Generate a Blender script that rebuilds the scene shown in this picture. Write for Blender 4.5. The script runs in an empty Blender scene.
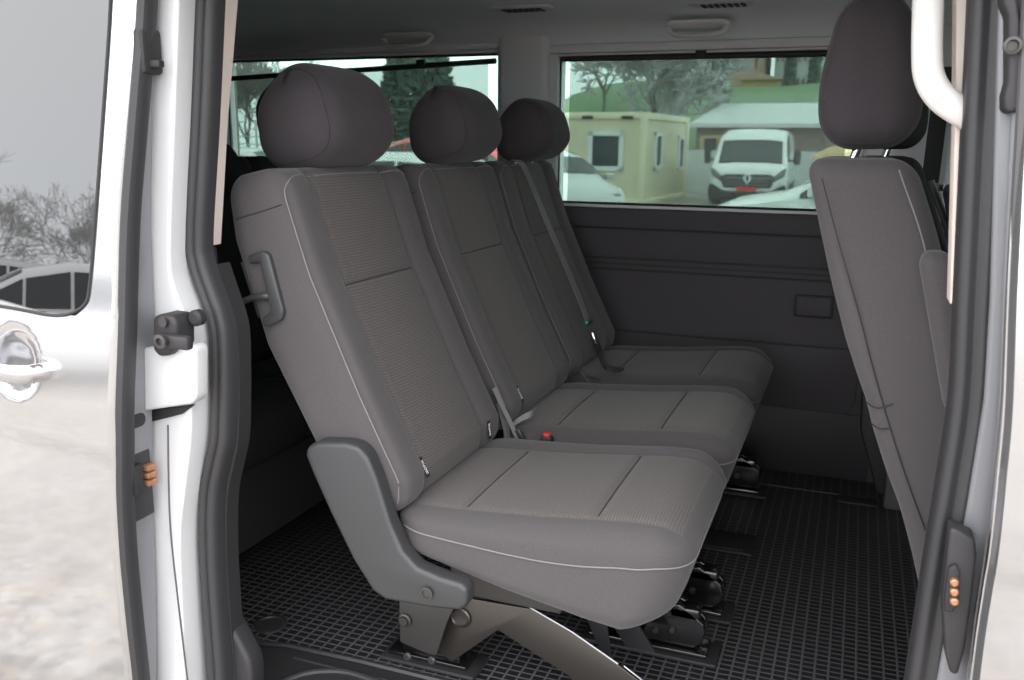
import bpy, bmesh, math, random
from mathutils import Vector, Matrix
S = bpy.context.scene
COL = S.collection
PI = math.pi
# ------------------------------------------------------------------ camera (solved from the vanishing points of the van)
H = 1.03
F = 889.0
CX, CY = 512.0, 340.0
def _cr(p): return Vector((p[0]-CX, -(p[1]-CY), -F))
aX = (-_cr((-1860, 120))).normalized()
aY = _cr((863, 148)); aY = (aY - aX*aX.dot(aY)).normalized()
aZ = aX.cross(aY)
R = Matrix((aX, aY, aZ))
CAM = Vector((0, 0, H))
def ray(px, py): return R @ _cr((px, py))
def at(px, py, Y):
    r = ray(px, py); return CAM + r*(Y/r.y)
def atz(px, py, z):
    r = ray(px, py); return CAM + r*((z-H)/r.z)
def atx(px, py, x):
    r = ray(px, py); return CAM + r*(x/r.x)
def onplane(px, py, p0, n):
    r = ray(px, py); p0 = Vector(p0); n = Vector(n); return CAM + r*((p0-CAM).dot(n)/r.dot(n))
cd = bpy.data.cameras.new('camera'); cam = bpy.data.objects.new('camera', cd); COL.objects.link(cam)
cd.sensor_width = 23.6; cd.lens = F/1024*23.6; cd.clip_start = .05; cd.clip_end = 600
cam.matrix_world = Matrix.Translation(CAM) @ R.to_4x4()
cd.dof.use_dof = True; cd.dof.focus_distance = 1.65; cd.dof.aperture_fstop = 5.0
S.camera = cam

# ------------------------------------------------------------------ materials
def newmat(name):
    m = bpy.data.materials.new(name); m.use_nodes = True
    nt = m.node_tree; b = nt.nodes['Principled BSDF']; return m, nt, b
def N(nt, t, **k):
    n = nt.nodes.new(t)
    for a, v in k.items():
        if a.startswith('i_'): n.inputs[a[2:].replace('_', ' ')].default_value = v
        else: setattr(n, a, v)
    return n
def bump_noise(nt, b, scale, strength, dist=.002, detail=3):
    tc = N(nt, 'ShaderNodeTexCoord'); no = N(nt, 'ShaderNodeTexNoise'); no.inputs['Scale'].default_value = scale; no.inputs['Detail'].default_value = detail
    bp = N(nt, 'ShaderNodeBump'); bp.inputs['Strength'].default_value = strength; bp.inputs['Distance'].default_value = dist
    nt.links.new(tc.outputs['Object'], no.inputs['Vector']); nt.links.new(no.outputs['Fac'], bp.inputs['Height']); nt.links.new(bp.outputs['Normal'], b.inputs['Normal'])
    return tc, no, bp
def mat(name, col, rough=.6, metal=0, coat=0, bump=None, spec=.5, var=0, sheen=0):
    m, nt, b = newmat(name)
    b.inputs['Base Color'].default_value = (*col, 1); b.inputs['Roughness'].default_value = rough; b.inputs['Metallic'].default_value = metal
    b.inputs['Coat Weight'].default_value = coat; b.inputs['Coat Roughness'].default_value = .04; b.inputs['Specular IOR Level'].default_value = spec
    if sheen: b.inputs['Sheen Weight'].default_value = sheen; b.inputs['Sheen Roughness'].default_value = .5
    if bump:
        tc, no, bp = bump_noise(nt, b, *bump)
        if var:
            r = N(nt, 'ShaderNodeMapRange'); r.inputs['To Min'].default_value = 1-var; r.inputs['To Max'].default_value = 1+var
            mx = N(nt, 'ShaderNodeVectorMath', operation='SCALE'); mx.inputs[0].default_value = col
            nt.links.new(no.outputs['Fac'], r.inputs['Value']); nt.links.new(r.outputs['Result'], mx.inputs['Scale']); nt.links.new(mx.outputs['Vector'], b.inputs['Base Color'])
    return m
def rib_fabric(name, col, direction, scale):
    m, nt, b = newmat(name); b.inputs['Roughness'].default_value = .9; b.inputs['Specular IOR Level'].default_value = .15
    b.inputs['Sheen Weight'].default_value = .15
    tc = N(nt, 'ShaderNodeTexCoord'); w = N(nt, 'ShaderNodeTexWave', wave_type='BANDS', bands_direction=direction, wave_profile='SIN')
    w.inputs['Scale'].default_value = scale; w.inputs['Distortion'].default_value = 3.0; w.inputs['Detail'].default_value = 2; w.inputs['Detail Scale'].default_value = 1.3
    no = N(nt, 'ShaderNodeTexNoise'); no.inputs['Scale'].default_value = 260; no.inputs['Detail'].default_value = 2
    mul = N(nt, 'ShaderNodeMath', operation='MULTIPLY'); nt.links.new(tc.outputs['Object'], w.inputs['Vector']); nt.links.new(tc.outputs['Object'], no.inputs['Vector'])
    nt.links.new(w.outputs['Fac'], mul.inputs[0]); nt.links.new(no.outputs['Fac'], mul.inputs[1])
    cr = N(nt, 'ShaderNodeMapRange'); cr.inputs['From Max'].default_value = .6; cr.inputs['To Min'].default_value = .82; cr.inputs['To Max'].default_value = 1.22
    sc = N(nt, 'ShaderNodeVectorMath', operation='SCALE'); sc.inputs[0].default_value = col
    nt.links.new(mul.outputs[0], cr.inputs['Value']); nt.links.new(cr.outputs['Result'], sc.inputs['Scale']); nt.links.new(sc.outputs['Vector'], b.inputs['Base Color'])
    bp = N(nt, 'ShaderNodeBump'); bp.inputs['Strength'].default_value = .35; bp.inputs['Distance'].default_value = .0010
    nt.links.new(mul.outputs[0], bp.inputs['Height']); nt.links.new(bp.outputs['Normal'], b.inputs['Normal'])
    return m
def glass_mat(name, tint, rough=0.0, ior=1.5, haze=0):
    m = bpy.data.materials.new(name); m.use_nodes = True; nt = m.node_tree; nt.nodes.clear()
    out = N(nt, 'ShaderNodeOutputMaterial'); mx = N(nt, 'ShaderNodeMixShader'); tr = N(nt, 'ShaderNodeBsdfTransparent'); gl = N(nt, 'ShaderNodeBsdfGlossy'); fr = N(nt, 'ShaderNodeFresnel')
    tr.inputs['Color'].default_value = (*tint, 1); gl.inputs['Roughness'].default_value = rough; fr.inputs['IOR'].default_value = ior
    src = tr
    if haze:
        tl = N(nt, 'ShaderNodeBsdfTranslucent'); tl.inputs['Color'].default_value = (.80, .92, .88, 1); m2 = N(nt, 'ShaderNodeMixShader'); m2.inputs[0].default_value = haze
        nt.links.new(tr.outputs[0], m2.inputs[1]); nt.links.new(tl.outputs[0], m2.inputs[2]); src = m2
    nt.links.new(fr.outputs[0], mx.inputs[0]); nt.links.new(src.outputs[0], mx.inputs[1]); nt.links.new(gl.outputs[0], mx.inputs[2]); nt.links.new(mx.outputs[0], out.inputs[0])
    return m
def mesh_mat(name, col, t):
    m = bpy.data.materials.new(name); m.use_nodes = True; nt = m.node_tree; nt.nodes.clear()
    out = N(nt, 'ShaderNodeOutputMaterial'); mx = N(nt, 'ShaderNodeMixShader'); tr = N(nt, 'ShaderNodeBsdfTransparent'); df = N(nt, 'ShaderNodeBsdfDiffuse')
    df.inputs['Color'].default_value = (*col, 1); mx.inputs[0].default_value = 1-t
    nt.links.new(tr.outputs[0], mx.inputs[1]); nt.links.new(df.outputs[0], mx.inputs[2]); nt.links.new(mx.outputs[0], out.inputs[0]); return m

M = {}
M['fabric'] = mat('seat side fabric', (.084, .077, .080), .92, bump=(900, .35, .0008, 2), spec=.15, var=.35, sheen=.15)
M['rib_back'] = rib_fabric('ribbed backrest fabric', (.100, .089, .086), 'Z', 62)
M['rib_cush'] = rib_fabric('ribbed cushion fabric', (.110, .098, .094), 'X', 62)
M['head'] = mat('headrest fabric', (.062, .055, .061), .92, bump=(900, .3, .0008, 2), spec=.15, var=.35, sheen=.12)
M['shadefabric'] = mat('seat fabric darkened as shade', (.035, .033, .036), .95, bump=(700, .3, .0008, 2), spec=.1)  # shade on rear row and far front seat put into the fabric colour
M['thread'] = mat('pale stitching thread', (.20, .19, .19), .8)
M['darkseam'] = mat('dark seam', (.032, .030, .032), .9)
M['plastic'] = mat('grey grained plastic', (.043, .0435, .047), .38, bump=(1200, .25, .0006, 2))
M['dplastic'] = mat('dark trim plastic', (.030, .028, .031), .55, bump=(900, .25, .0006, 2))
M['dplastic2'] = mat('dark side panel plastic', (.056, .049, .054), .75, bump=(900, .25, .0006, 2))
M['lgplastic'] = mat('mid grey trim plastic', (.10, .095, .10), .6, bump=(900, .25, .0006, 2))
M['black'] = mat('black gloss lacquered metal', (.008, .008, .009), .22, coat=.6)
M['rubber'] = mat('black rubber', (.035, .034, .037), .5, bump=(500, .2, .0006, 2))
M['rubber2'] = mat('matt rubber lip', (.022, .021, .023), .65)
M['steel'] = mat('brushed steel', (.105, .094, .086), .34, metal=.75, bump=(400, .15, .0005, 4))
M['steelgrey'] = mat('grey painted steel', (.075, .072, .070), .42, metal=.5)
M['chrome'] = mat('chrome', (.8, .8, .82), .12, metal=1)
M['belt'] = mat('grey belt webbing', (.17, .165, .165), .65, bump=(1500, .3, .0005, 1))
M['red'] = mat('red release button', (.75, .03, .02), .4)
M['green'] = mat('green buckle plate', (.04, .11, .10), .3, metal=.3)
M['cream'] = mat('cream pillar trim', (.80, .70, .64), .6, bump=(900, .15, .0005, 2))
M['white_pl'] = mat('white grab handle plastic', (.72, .70, .68), .45)
M['headliner'] = mat('grey headliner cloth', (.80, .85, .90), .95, bump=(1200, .3, .0006, 2), spec=.1)
M['lintrim'] = mat('light grey interior trim', (.66, .66, .68), .7, bump=(1200, .15, .0006, 2))
M['paint'] = mat('silver white car paint', (.55, .55, .565), .13, metal=.86, coat=1)
M['paintin'] = mat('painted door jamb', (.68, .68, .70), .4, metal=.1, coat=.6)
M['paintgrey'] = mat('grey painted door edge', (.22, .225, .245), .42, metal=.3, coat=.4)
M['copper'] = mat('copper contact', (.50, .25, .14), .4, metal=.6)
M['tag'] = mat('black woven tag', (.012, .012, .012), .8)
M['tagw'] = mat('white woven lettering', (.75, .75, .75), .8)
M['glassfar'] = glass_mat('green privacy glass', (.58, .70, .65), haze=.022)
M['glassdark'] = glass_mat('dark privacy glass', (.14, .15, .15), ior=2.3)
M['glassclear'] = glass_mat('clear glass', (.85, .9, .88))
M['blind'] = mesh_mat('blind netting', (.05, .055, .055), .66)

# rubber mat with raised grid
def mat_grid():
    m, nt, b = newmat('ribbed rubber mat'); b.inputs['Roughness'].default_value = .42; b.inputs['Specular IOR Level'].default_value = .35
    tc = N(nt, 'ShaderNodeTexCoord'); br = N(nt, 'ShaderNodeTexBrick'); br.offset = 0.0; br.squash = 1
    br.inputs['Scale'].default_value = 1; br.inputs['Brick Width'].default_value = .026; br.inputs['Row Height'].default_value = .018; br.inputs['Mortar Size'].default_value = .0026; br.inputs['Mortar Smooth'].default_value = .35
    br.inputs['Color1'].default_value = (.016, .015, .017, 1); br.inputs['Color2'].default_value = (.017, .016, .018, 1); br.inputs['Mortar'].default_value = (.115, .11, .118, 1)
    bp = N(nt, 'ShaderNodeBump'); bp.inputs['Strength'].default_value = .8; bp.inputs['Distance'].default_value = .003
    nt.links.new(tc.outputs['Object'], br.inputs['Vector']); nt.links.new(br.outputs['Color'], b.inputs['Base Color']); nt.links.new(br.outputs['Fac'], bp.inputs['Height']); nt.links.new(bp.outputs['Normal'], b.inputs['Normal'])
    return m
M['mat'] = mat_grid()
def ground_mat():
    m, nt, b = newmat('pebble asphalt'); b.inputs['Roughness'].default_value = .8
    tc = N(nt, 'ShaderNodeTexCoord'); v = N(nt, 'ShaderNodeTexVoronoi'); v.inputs['Scale'].default_value = 32; n2 = N(nt, 'ShaderNodeTexNoise'); n2.inputs['Scale'].default_value = .6; n2.inputs['Detail'].default_value = 5
    cr = N(nt, 'ShaderNodeValToRGB'); e = cr.color_ramp.elements
    e[0].position = 0; e[0].color = (.09, .088, .085, 1); e[1].position = 1; e[1].color = (.56, .53, .49, 1)
    for p, c in ((.35, (.27, .255, .24, 1)), (.6, (.38, .29, .21, 1)), (.8, (.34, .345, .345, 1))): x = e.new(p); x.color = c
    sep = N(nt, 'ShaderNodeSeparateColor'); nt.links.new(tc.outputs['Object'], v.inputs['Vector']); nt.links.new(v.outputs['Color'], sep.inputs[0]); nt.links.new(sep.outputs[0], cr.inputs[0])
    mr = N(nt, 'ShaderNodeMapRange'); mr.inputs['To Min'].default_value = .6; mr.inputs['To Max'].default_value = 1.3; nt.links.new(tc.outputs['Object'], n2.inputs['Vector']); nt.links.new(n2.outputs['Fac'], mr.inputs['Value'])
    sc = N(nt, 'ShaderNodeVectorMath', operation='SCALE'); nt.links.new(cr.outputs[0], sc.inputs[0]); nt.links.new(mr.outputs[0], sc.inputs['Scale']); nt.links.new(sc.outputs[0], b.inputs['Base Color'])
    return m
M['ground'] = ground_mat()
M['grass'] = mat('grass', (.17, .26, .14), .9, bump=(6, .6, .05, 6), var=.5)
M['bark'] = mat('frosted bark', (.20, .19, .18), .9)
M['twig'] = mat('frosted twigs', (.60, .60, .60), .9)
M['hazyconifer'] = mat('conifer greyed by haze', (.16, .19, .165), .9)  # distance haze mixed into the colour of the far conifers
M['bark2'] = mat('dark brown bark', (.045, .038, .034), .9)
M['conifer'] = mat('conifer green', (.06, .10, .075), .9, bump=(8, .5, .05, 4), var=.5)
M['container'] = mat('cream cabin steel', (.72, .66, .49), .55)
M['container2'] = mat('cream cabin edge frame', (.80, .74, .56), .55)
M['pvc'] = mat('white window frame', (.78, .80, .82), .5)
M['pane'] = mat('dark window pane', (.03, .04, .045), .08)
M['vanwhite'] = mat('white van paint', (.80, .81, .82), .35, coat=.6)
M['carblack'] = mat('black car plastic', (.02, .02, .022), .5)
M['carglass'] = mat('car glass', (.02, .025, .028), .06, coat=.5)
M['silvercar'] = mat('silver car paint', (.55, .57, .58), .3, metal=.4, coat=.8)
M['redcar'] = mat('red car paint', (.60, .03, .025), .3, coat=.8)
M['lamp'] = mat('headlamp glass', (.16, .17, .18), .1, metal=.4, coat=1)
M['rroof'] = mat('pale sheet roof', (.66, .68, .69), .6)
M['brick'] = mat('weathered brick wall', (.26, .20, .17), .9, bump=(3, .3, .02, 5), var=.4)
M['tarp'] = mat('pale grey fence sheeting', (.62, .65, .67), .7, bump=(1.5, .1, .02, 4), var=.1)
M['block'] = mat('apartment render', (.52, .54, .55), .8)
M['block2'] = mat('ochre apartment render', (.58, .42, .22), .8)
M['pink'] = mat('terracotta facade', (.50, .33, .27), .8)
M['tyre'] = mat('tyre', (.02, .02, .02), .8)
M['rim'] = mat('rim', (.4, .4, .42), .35, metal=.8)
M['plate'] = mat('red number plate', (.72, .03, .03), .5)
M['concrete'] = mat('concrete', (.42, .42, .41), .85, bump=(4, .3, .02, 5), var=.2)
M['umb'] = mat('tan canvas', (.55, .40, .22), .85)
M['ochre'] = M['block2']

# ------------------------------------------------------------------ mesh helpers
def mesh_from(bm, name, mats, sharp=38):
    bmesh.ops.recalc_face_normals(bm, faces=bm.faces)
    me = bpy.data.meshes.new(name); bm.to_mesh(me); bm.free()
    for mm in (mats if isinstance(mats, (list, tuple)) else [mats]): me.materials.append(M[mm] if isinstance(mm, str) else mm)
    for p in me.polygons: p.use_smooth = True
    me.set_sharp_from_angle(angle=math.radians(sharp))
    return me
def obj(name, bm, mats, parent=None, label=None, sharp=38):
    o = bpy.data.objects.new(name, mesh_from(bm, name, mats, sharp)); COL.objects.link(o)
    if parent:
        o.parent = parent
        w = Vector((0, 0, 0)); p = parent
        if p.type == 'EMPTY': o.matrix_parent_inverse = Matrix.Translation(-p.location)
    if label: o['label'] = label
    return o
def tag(o, label, cat, group=None):
    o['label'] = label; o['category'] = cat
    if group: o['group'] = group
    return o
def thing(name, label, cat, loc=(0, 0, 0), group=None):
    o = bpy.data.objects.new(name, None); COL.objects.link(o); o.location = loc; o.empty_display_size = .1
    return tag(o, label, cat, group)
def struct(name, bm, mats, sharp=38):
    o = obj(name, bm, mats, None, None, sharp); o['kind'] = 'structure'; return o
def copy_tree(o, parent=None):
    c = o.copy(); COL.objects.link(c)
    if parent: c.parent = parent
    for ch in list(o.children): copy_tree(ch, c)
    return c
def B(): return bmesh.new()
def bevel_new(bm, verts, r, seg=3):
    es = set(); vset = set(verts)
    bmesh.ops.recalc_face_normals(bm, faces=list({f for v in verts for f in v.link_faces})); bm.normal_update()
    for v in verts:
        for e in v.link_edges:
            if len(e.link_faces) == 2 and e.calc_face_angle(0) > .5: es.add(e)
    if es and r > 0: bmesh.ops.bevel(bm, geom=list(es), offset=r, segments=seg, affect='EDGES', profile=.5, clamp_overlap=True)
def box(bm, x0, x1, y0, y1, z0, z1, r=0, mi=0, seg=2):
    vs = [bm.verts.new((x, y, z)) for x in (x0, x1) for y in (y0, y1) for z in (z0, z1)]
    fs = [bm.faces.new([vs[i] for i in f]) for f in ((0, 1, 3, 2), (4, 6, 7, 5), (0, 4, 5, 1), (2, 3, 7, 6), (0, 2, 6, 4), (1, 5, 7, 3))]
    for f in fs: f.material_index = mi
    if r: bevel_new(bm, vs, r, seg)
    return bm
def prism(bm, pts, y0, y1, r=0, mi=0, axis='Y', seg=3):
    """outline of (x,z) points (or 3D points) extruded along an axis"""
    def mk(p, a):
        if axis == 'Y': return (p[0], a, p[1])
        if axis == 'X': return (a, p[0], p[1])
        return (p[0], p[1], a)
    a = [bm.verts.new(mk(p, y0)) for p in pts]; b = [bm.verts.new(mk(p, y1)) for p in pts]; n = len(pts)
    fs = [bm.faces.new(a), bm.faces.new(b[::-1])]
    for i in range(n): fs.append(bm.faces.new((a[i], b[i], b[(i+1) % n], a[(i+1) % n])))
    for f in fs: f.material_index = mi
    if r: bevel_new(bm, a+b, r, seg)
    return bm
def xz(px, Y): return [(lambda q: (q.x, q.z))(at(a, b, Y)) for a, b in px]
def catmull(pts, n=6, closed=False):
    P = [Vector(p) for p in pts]; out = []; L = len(P)
    for i in range(L if closed else L-1):
        if closed: p0, p1, p2, p3 = P[i-1], P[i], P[(i+1) % L], P[(i+2) % L]
        else: p0, p1, p2, p3 = P[max(i-1, 0)], P[i], P[i+1], P[min(i+2, L-1)]
        for k in range(n):
            t = k/n; out.append(.5*((2*p1)+(-p0+p2)*t+(2*p0-5*p1+4*p2-p3)*t*t+(-p0+3*p1-3*p2+p3)*t*t*t))
    if not closed: out.append(P[-1])
    return out
def smo(l, n=4): return [(v.x, v.y) for v in catmull([(a, b, 0) for a, b in l], n)]
def tube(bm, pts, r, n=8, closed=False, mi=0, sec=None, up=(0, 0, 1), caps=True):
    """sweep: round section radius r, or sec = list of (a,b) offsets on (side, up) axes"""
    P = [Vector(p) for p in pts]; rings = []; L = len(P); U = Vector(up)
    for i, p in enumerate(P):
        t = (P[(i+1) % L]-P[i-1]) if closed else (P[min(i+1, L-1)]-P[max(i-1, 0)])
        if t.length < 1e-9: t = Vector((1, 0, 0))
        t.normalize(); s = t.cross(U)
        if s.length < 1e-3: s = t.cross(Vector((1, .2, 0)))
        s.normalize(); u = s.cross(t)
        rr = r(i/(L-1)) if callable(r) else r
        so = sec if sec else [(math.cos(2*PI*k/n)*rr, math.sin(2*PI*k/n)*rr) for k in range(n)]
        rings.append([bm.verts.new(p+s*a+u*b) for a, b in so])
    m = len(rings[0])
    for i in range(L if closed else L-1):
        a, b = rings[i], rings[(i+1) % L]
        for k in range(m):
            f = bm.faces.new((a[k], a[(k+1) % m], b[(k+1) % m], b[k])); f.material_index = mi
    if not closed and caps:
        for q in (rings[0], rings[-1][::-1]): f = bm.faces.new(q); f.material_index = mi
    return bm
def ribbon(bm, pts, width_dir, w, t=.0015, mi=0):
    wd = Vector(width_dir).normalized(); P = [Vector(p) for p in pts]; rings = []
    for i, p in enumerate(P):
        tg = (P[min(i+1, len(P)-1)]-P[max(i-1, 0)]).normalized(); n = tg.cross(wd).normalized()
        rings.append([bm.verts.new(p+wd*a*w/2+n*b*t/2) for a, b in ((-1, -1), (1, -1), (1, 1), (-1, 1))])
    for a, b in zip(rings, rings[1:]):
        for k in range(4): bm.faces.new((a[k], a[(k+1) % 4], b[(k+1) % 4], b[k])).material_index = mi
    bm.faces.new(rings[0]); bm.faces.new(rings[-1][::-1]); return bm
def lathe(bm, prof, c, axis='Z', n=24, mi=0):
    """prof = list of (radius, height)"""
    c = Vector(c); rings = []
    for r, h in prof:
        ring = []
        for k in range(n):
            a = 2*PI*k/n; x, y = math.cos(a)*r, math.sin(a)*r
            v = {'Z': (x, y, h), 'Y': (x, h, y), 'X': (h, x, y)}[axis]; ring.append(bm.verts.new(c+Vector(v)))
        rings.append(ring)
    for a, b in zip(rings, rings[1:]):
        for k in range(n): bm.faces.new((a[k], a[(k+1) % n], b[(k+1) % n], b[k])).material_index = mi
    bm.faces.new(rings[0]).material_index = mi; bm.faces.new(rings[-1][::-1]).material_index = mi
    return bm
def axis_pts(h, r, step, extra=()):
    a = set()
    n = max(2, int(round(2*(h-r)/step)))
    for i in range(n+1): a.add(round(-(h-r)+2*(h-r)*i/n, 6))
    for k in range(1, 6):
        t = math.tan(PI/4*k/5)*r
        a.add(round(h-r+t, 6)); a.add(round(-(h-r)-t, 6))
    for e in extra: a.add(round(e, 6))
    return sorted(a)
def rpos(p, h, r):
    q = Vector([max(-(h[i]-r[i]), min(h[i]-r[i], p[i])) for i in range(3)]); d = Vector([(p[i]-q[i])/r[i] for i in range(3)])
    if d.length > 1e-9: d.normalize()
    return Vector([q[i]+d[i]*r[i] for i in range(3)])
def softbox(bm, h, r, step, fn=None, matfn=None, extra=((), (), ())):
    if not isinstance(r, (tuple, list)): r = (r, r, r)
    if not isinstance(step, (tuple, list)): step = (step,)*3
    ax = [axis_pts(h[i], r[i], step[i], extra[i]) for i in range(3)]; cache = {}
    def V(p):
        k = tuple(round(c, 6) for c in p)
        if k not in cache:
            q = rpos(Vector(p), h, r); cache[k] = bm.verts.new(fn(q, Vector(p)) if fn else q)
        return cache[k]
    for d in range(3):
        e, f = [(1, 2), (2, 0), (0, 1)][d]
        for s in (-1, 1):
            for i in range(len(ax[e])-1):
                for j in range(len(ax[f])-1):
                    vs = []
                    for ii, jj in ((i, j), (i+1, j), (i+1, j+1), (i, j+1)):
                        p = [0, 0, 0]; p[d] = s*h[d]; p[e] = ax[e][ii]; p[f] = ax[f][jj]; vs.append(V(p))
                    fc = bm.faces.new(vs)
                    if matfn:
                        c = [0, 0, 0]; c[d] = s*h[d]; c[e] = (ax[e][i]+ax[e][i+1])/2; c[f] = (ax[f][j]+ax[f][j+1])/2
                        fc.material_index = matfn(c, d, s)
    return bm
def sm(a, b, x):
    t = max(0, min(1, (x-a)/(b-a))); return t*t*(3-2*t)
def lerp(a, b, t): return a+(b-a)*t
def interp(tab, x):
    if x <= tab[0][0]: return tab[0][1]
    for (a, u), (b, v) in zip(tab, tab[1:]):
        if x <= b: return u+(v-u)*(x-a)/(b-a)
    return tab[-1][1]
def text_into(bm, body, size, mtx, ext=.0004, mi=1):
    c = bpy.data.curves.new('lettering', 'FONT'); c.body = body; c.size = size; c.extrude = ext; c.align_x = 'CENTER'; c.align_y = 'CENTER'
    t = bpy.data.objects.new('lettering', c); COL.objects.link(t); dg = bpy.context.evaluated_depsgraph_get(); me = bpy.data.meshes.new_from_object(t.evaluated_get(dg))
    me.transform(mtx); n0 = len(bm.faces); bm.from_mesh(me); bm.faces.ensure_lookup_table()
    for f in bm.faces[n0:]: f.material_index = mi
    bpy.data.objects.remove(t); bpy.data.meshes.remove(me); bpy.data.curves.remove(c)
def frame_mtx(o, x, y):
    x = Vector(x).normalized(); y = Vector(y); y = (y-x*x.dot(y)).normalized(); z = x.cross(y)
    m = Matrix((x, y, z)).transposed().to_4x4(); m.translation = Vector(o); return m

# ------------------------------------------------------------------ seats
HW = .228                                     # half width of one seat place
BH = .315                                     # half height of backrest
def backrest_fn(yc):
    def fn(q, p=None):
        t = (q.z+BH)/(2*BH); s = (q.x+.075)/.15                       # 0 back .. 1 front
        zf = lerp(.385, .992, t); xf = interp([(0, -.690), (.12, -.686), (.35, -.756), (.7, -.852), (1, -.912)], t)
        xb = interp([(0, -.835), (.15, -.868), (.45, -.955), (.8, -1.012), (1, -1.022)], t); zb = lerp(.44, .968, t)
        x = lerp(xb, xf, s); z = lerp(zb, zf, s)
        w = abs(q.y); y = q.y
        if q.x > .03:
            k = sm(.03, .075, q.x); d = 0
            d += .010*sm(.13, .165, w)*(1-sm(.19, .228, w))            # side bolsters
            d -= .006*math.exp(-((w-.131)/.005)**2)*sm(.02, .08, t)    # panel groove
            if w < .131:
                d += .006*(1-(w/.13)**2)*sm(0, .1, t)
                d -= .006*math.exp(-((t-.655)/.009)**2)*sm(.131, .118, w)
            d -= .004*math.exp(-((w-.214)/.004)**2)
            x += d*k*.93; z += d*k*.35
        return Vector((x, yc+y, z))
    return fn
BHh = (.075, HW, BH); BR = (.045, .022, .05)
def make_backrest(parent, yc, fab='fabric', pan='rib_back', tags=(), fine=True, seams=True):
    fn = backrest_fn(yc); bm = B(); st = .0065 if fine else .02
    mf = lambda c, d, s: 1 if (d == 0 and s > 0 and abs(c[1]) < .131) else 0
    softbox(bm, BHh, BR, (.03, st, st), fn, mf, ((), (-.131, .131), ()))
    back = obj('backrest', bm, [fab, pan], parent, sharp=80)
    if seams:
        bm = B(); tube(bm, [fn(rpos(Vector((.075, v_/100, -BH+.655*2*BH)), BHh, BR))+Vector((.0004, 0, 0)) for v_ in range(-13, 14)], .0014, 5); obj('panel_seam', bm, 'darkseam', back, 'dark horizontal seam')
        lp = []; V0, W1 = .221, BH-.012
        for k in range(50): lp.append((-V0, lerp(-BH+.03, W1-.05, k/49)))
        for k in range(1, 9): a = PI/2*k/8; lp.append((-V0+.05-.05*math.cos(a), W1-.05+.05*math.sin(a)))
        for k in range(1, 16): lp.append((lerp(-V0+.05, V0-.05, k/16), W1))
        for k in range(0, 9): a = PI/2*k/8; lp.append((V0-.05+.05*math.sin(a), W1-.05+.05*math.cos(a)))
        for k in range(1, 50): lp.append((V0, lerp(W1-.05, -BH+.03, k/49)))
        bm = B(); tube(bm, catmull([fn(rpos(Vector((.075, v, w)), BHh, BR))+Vector((.0006, 0, .0003)) for v, w in lp], 2), .00125, 6); obj('stitching', bm, 'thread', back, 'pale stitched seam')
        bm = B(); q = [fn(rpos(Vector((lerp(-.06, .068, k/12), -HW, BH-.085+.02*k/12)), BHh, BR))+Vector((0, -.0004, 0)) for k in range(13)]
        tube(bm, q, .0011, 5); obj('shoulder_seam', bm, 'darkseam', back, 'dark seam across the shoulder')
    for (ty, tw) in tags:
        c = fn(rpos(Vector((.075, ty, tw)), BHh, BR)); up = (fn(rpos(Vector((.075, ty, tw+.02)), BHh, BR))-c).normalized()
        out = Vector((0, 1, 0)).cross(up).normalized()
        if out.x < 0: out = -out
        bm = B(); hx = frame_mtx(c+out*.004, (0, 1, 0), up)
        box(bm, -.006, .006, -.019, .019, -.0008, .0008, .0003); bm.transform(hx)
        bt = B(); text_into(bt, 'ISOFIX', .0092, Matrix.Translation((0, 0, .0012)) @ Matrix.Rotation(PI/2, 4, 'Z')); bt.transform(hx)
        tm = bpy.data.meshes.new('t'); bt.to_mesh(tm); bt.free(); bm.from_mesh(tm); bpy.data.meshes.remove(tm)
        obj('label_tag', bm, ['tag', 'tagw'], back, 'small black tag lettered ISOFIX')
    return back
CHh = (.265, HW, .085); CR = (.080, .070, .045)
def cushion_fn(yc):
    def fn(q, p=None):
        x0 = -.452+q.x; s = (q.z+.085)/.17
        zb = interp([(-.73, .345), (-.66, .325), (-.5, .283), (-.36, .256), (-.27, .248), (-.19, .262)], x0)
        zt = interp([(-.73, .412), (-.6, .418), (-.45, .430), (-.3, .447), (-.24, .449), (-.19, .440)], x0)
        z = lerp(zb, zt, s); x = x0 - (.004*(1-s)+.048*(1-s)**2)*sm(-.40, -.2, x0)
        w = abs(q.y)
        if q.z > .03:
            k = sm(.03, .085, q.z); d = 0
            pv = q.y+.0225; w = abs(pv)
            d += .006*sm(.160, .185, w)*(1 if q.y > 0 else 0)*(1-sm(.20, .228, q.y)); d -= .003*math.exp(-((w-.1625)/.005)**2)
            if w < .165:
                for gx in (-.585, -.352): d -= .005*math.exp(-((x0-gx)/.007)**2)*sm(.162, .145, w)
                d += .003*(1-(w/.165)**2)
            z += d*k
        return Vector((x, yc+q.y, z))
    return fn
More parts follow.
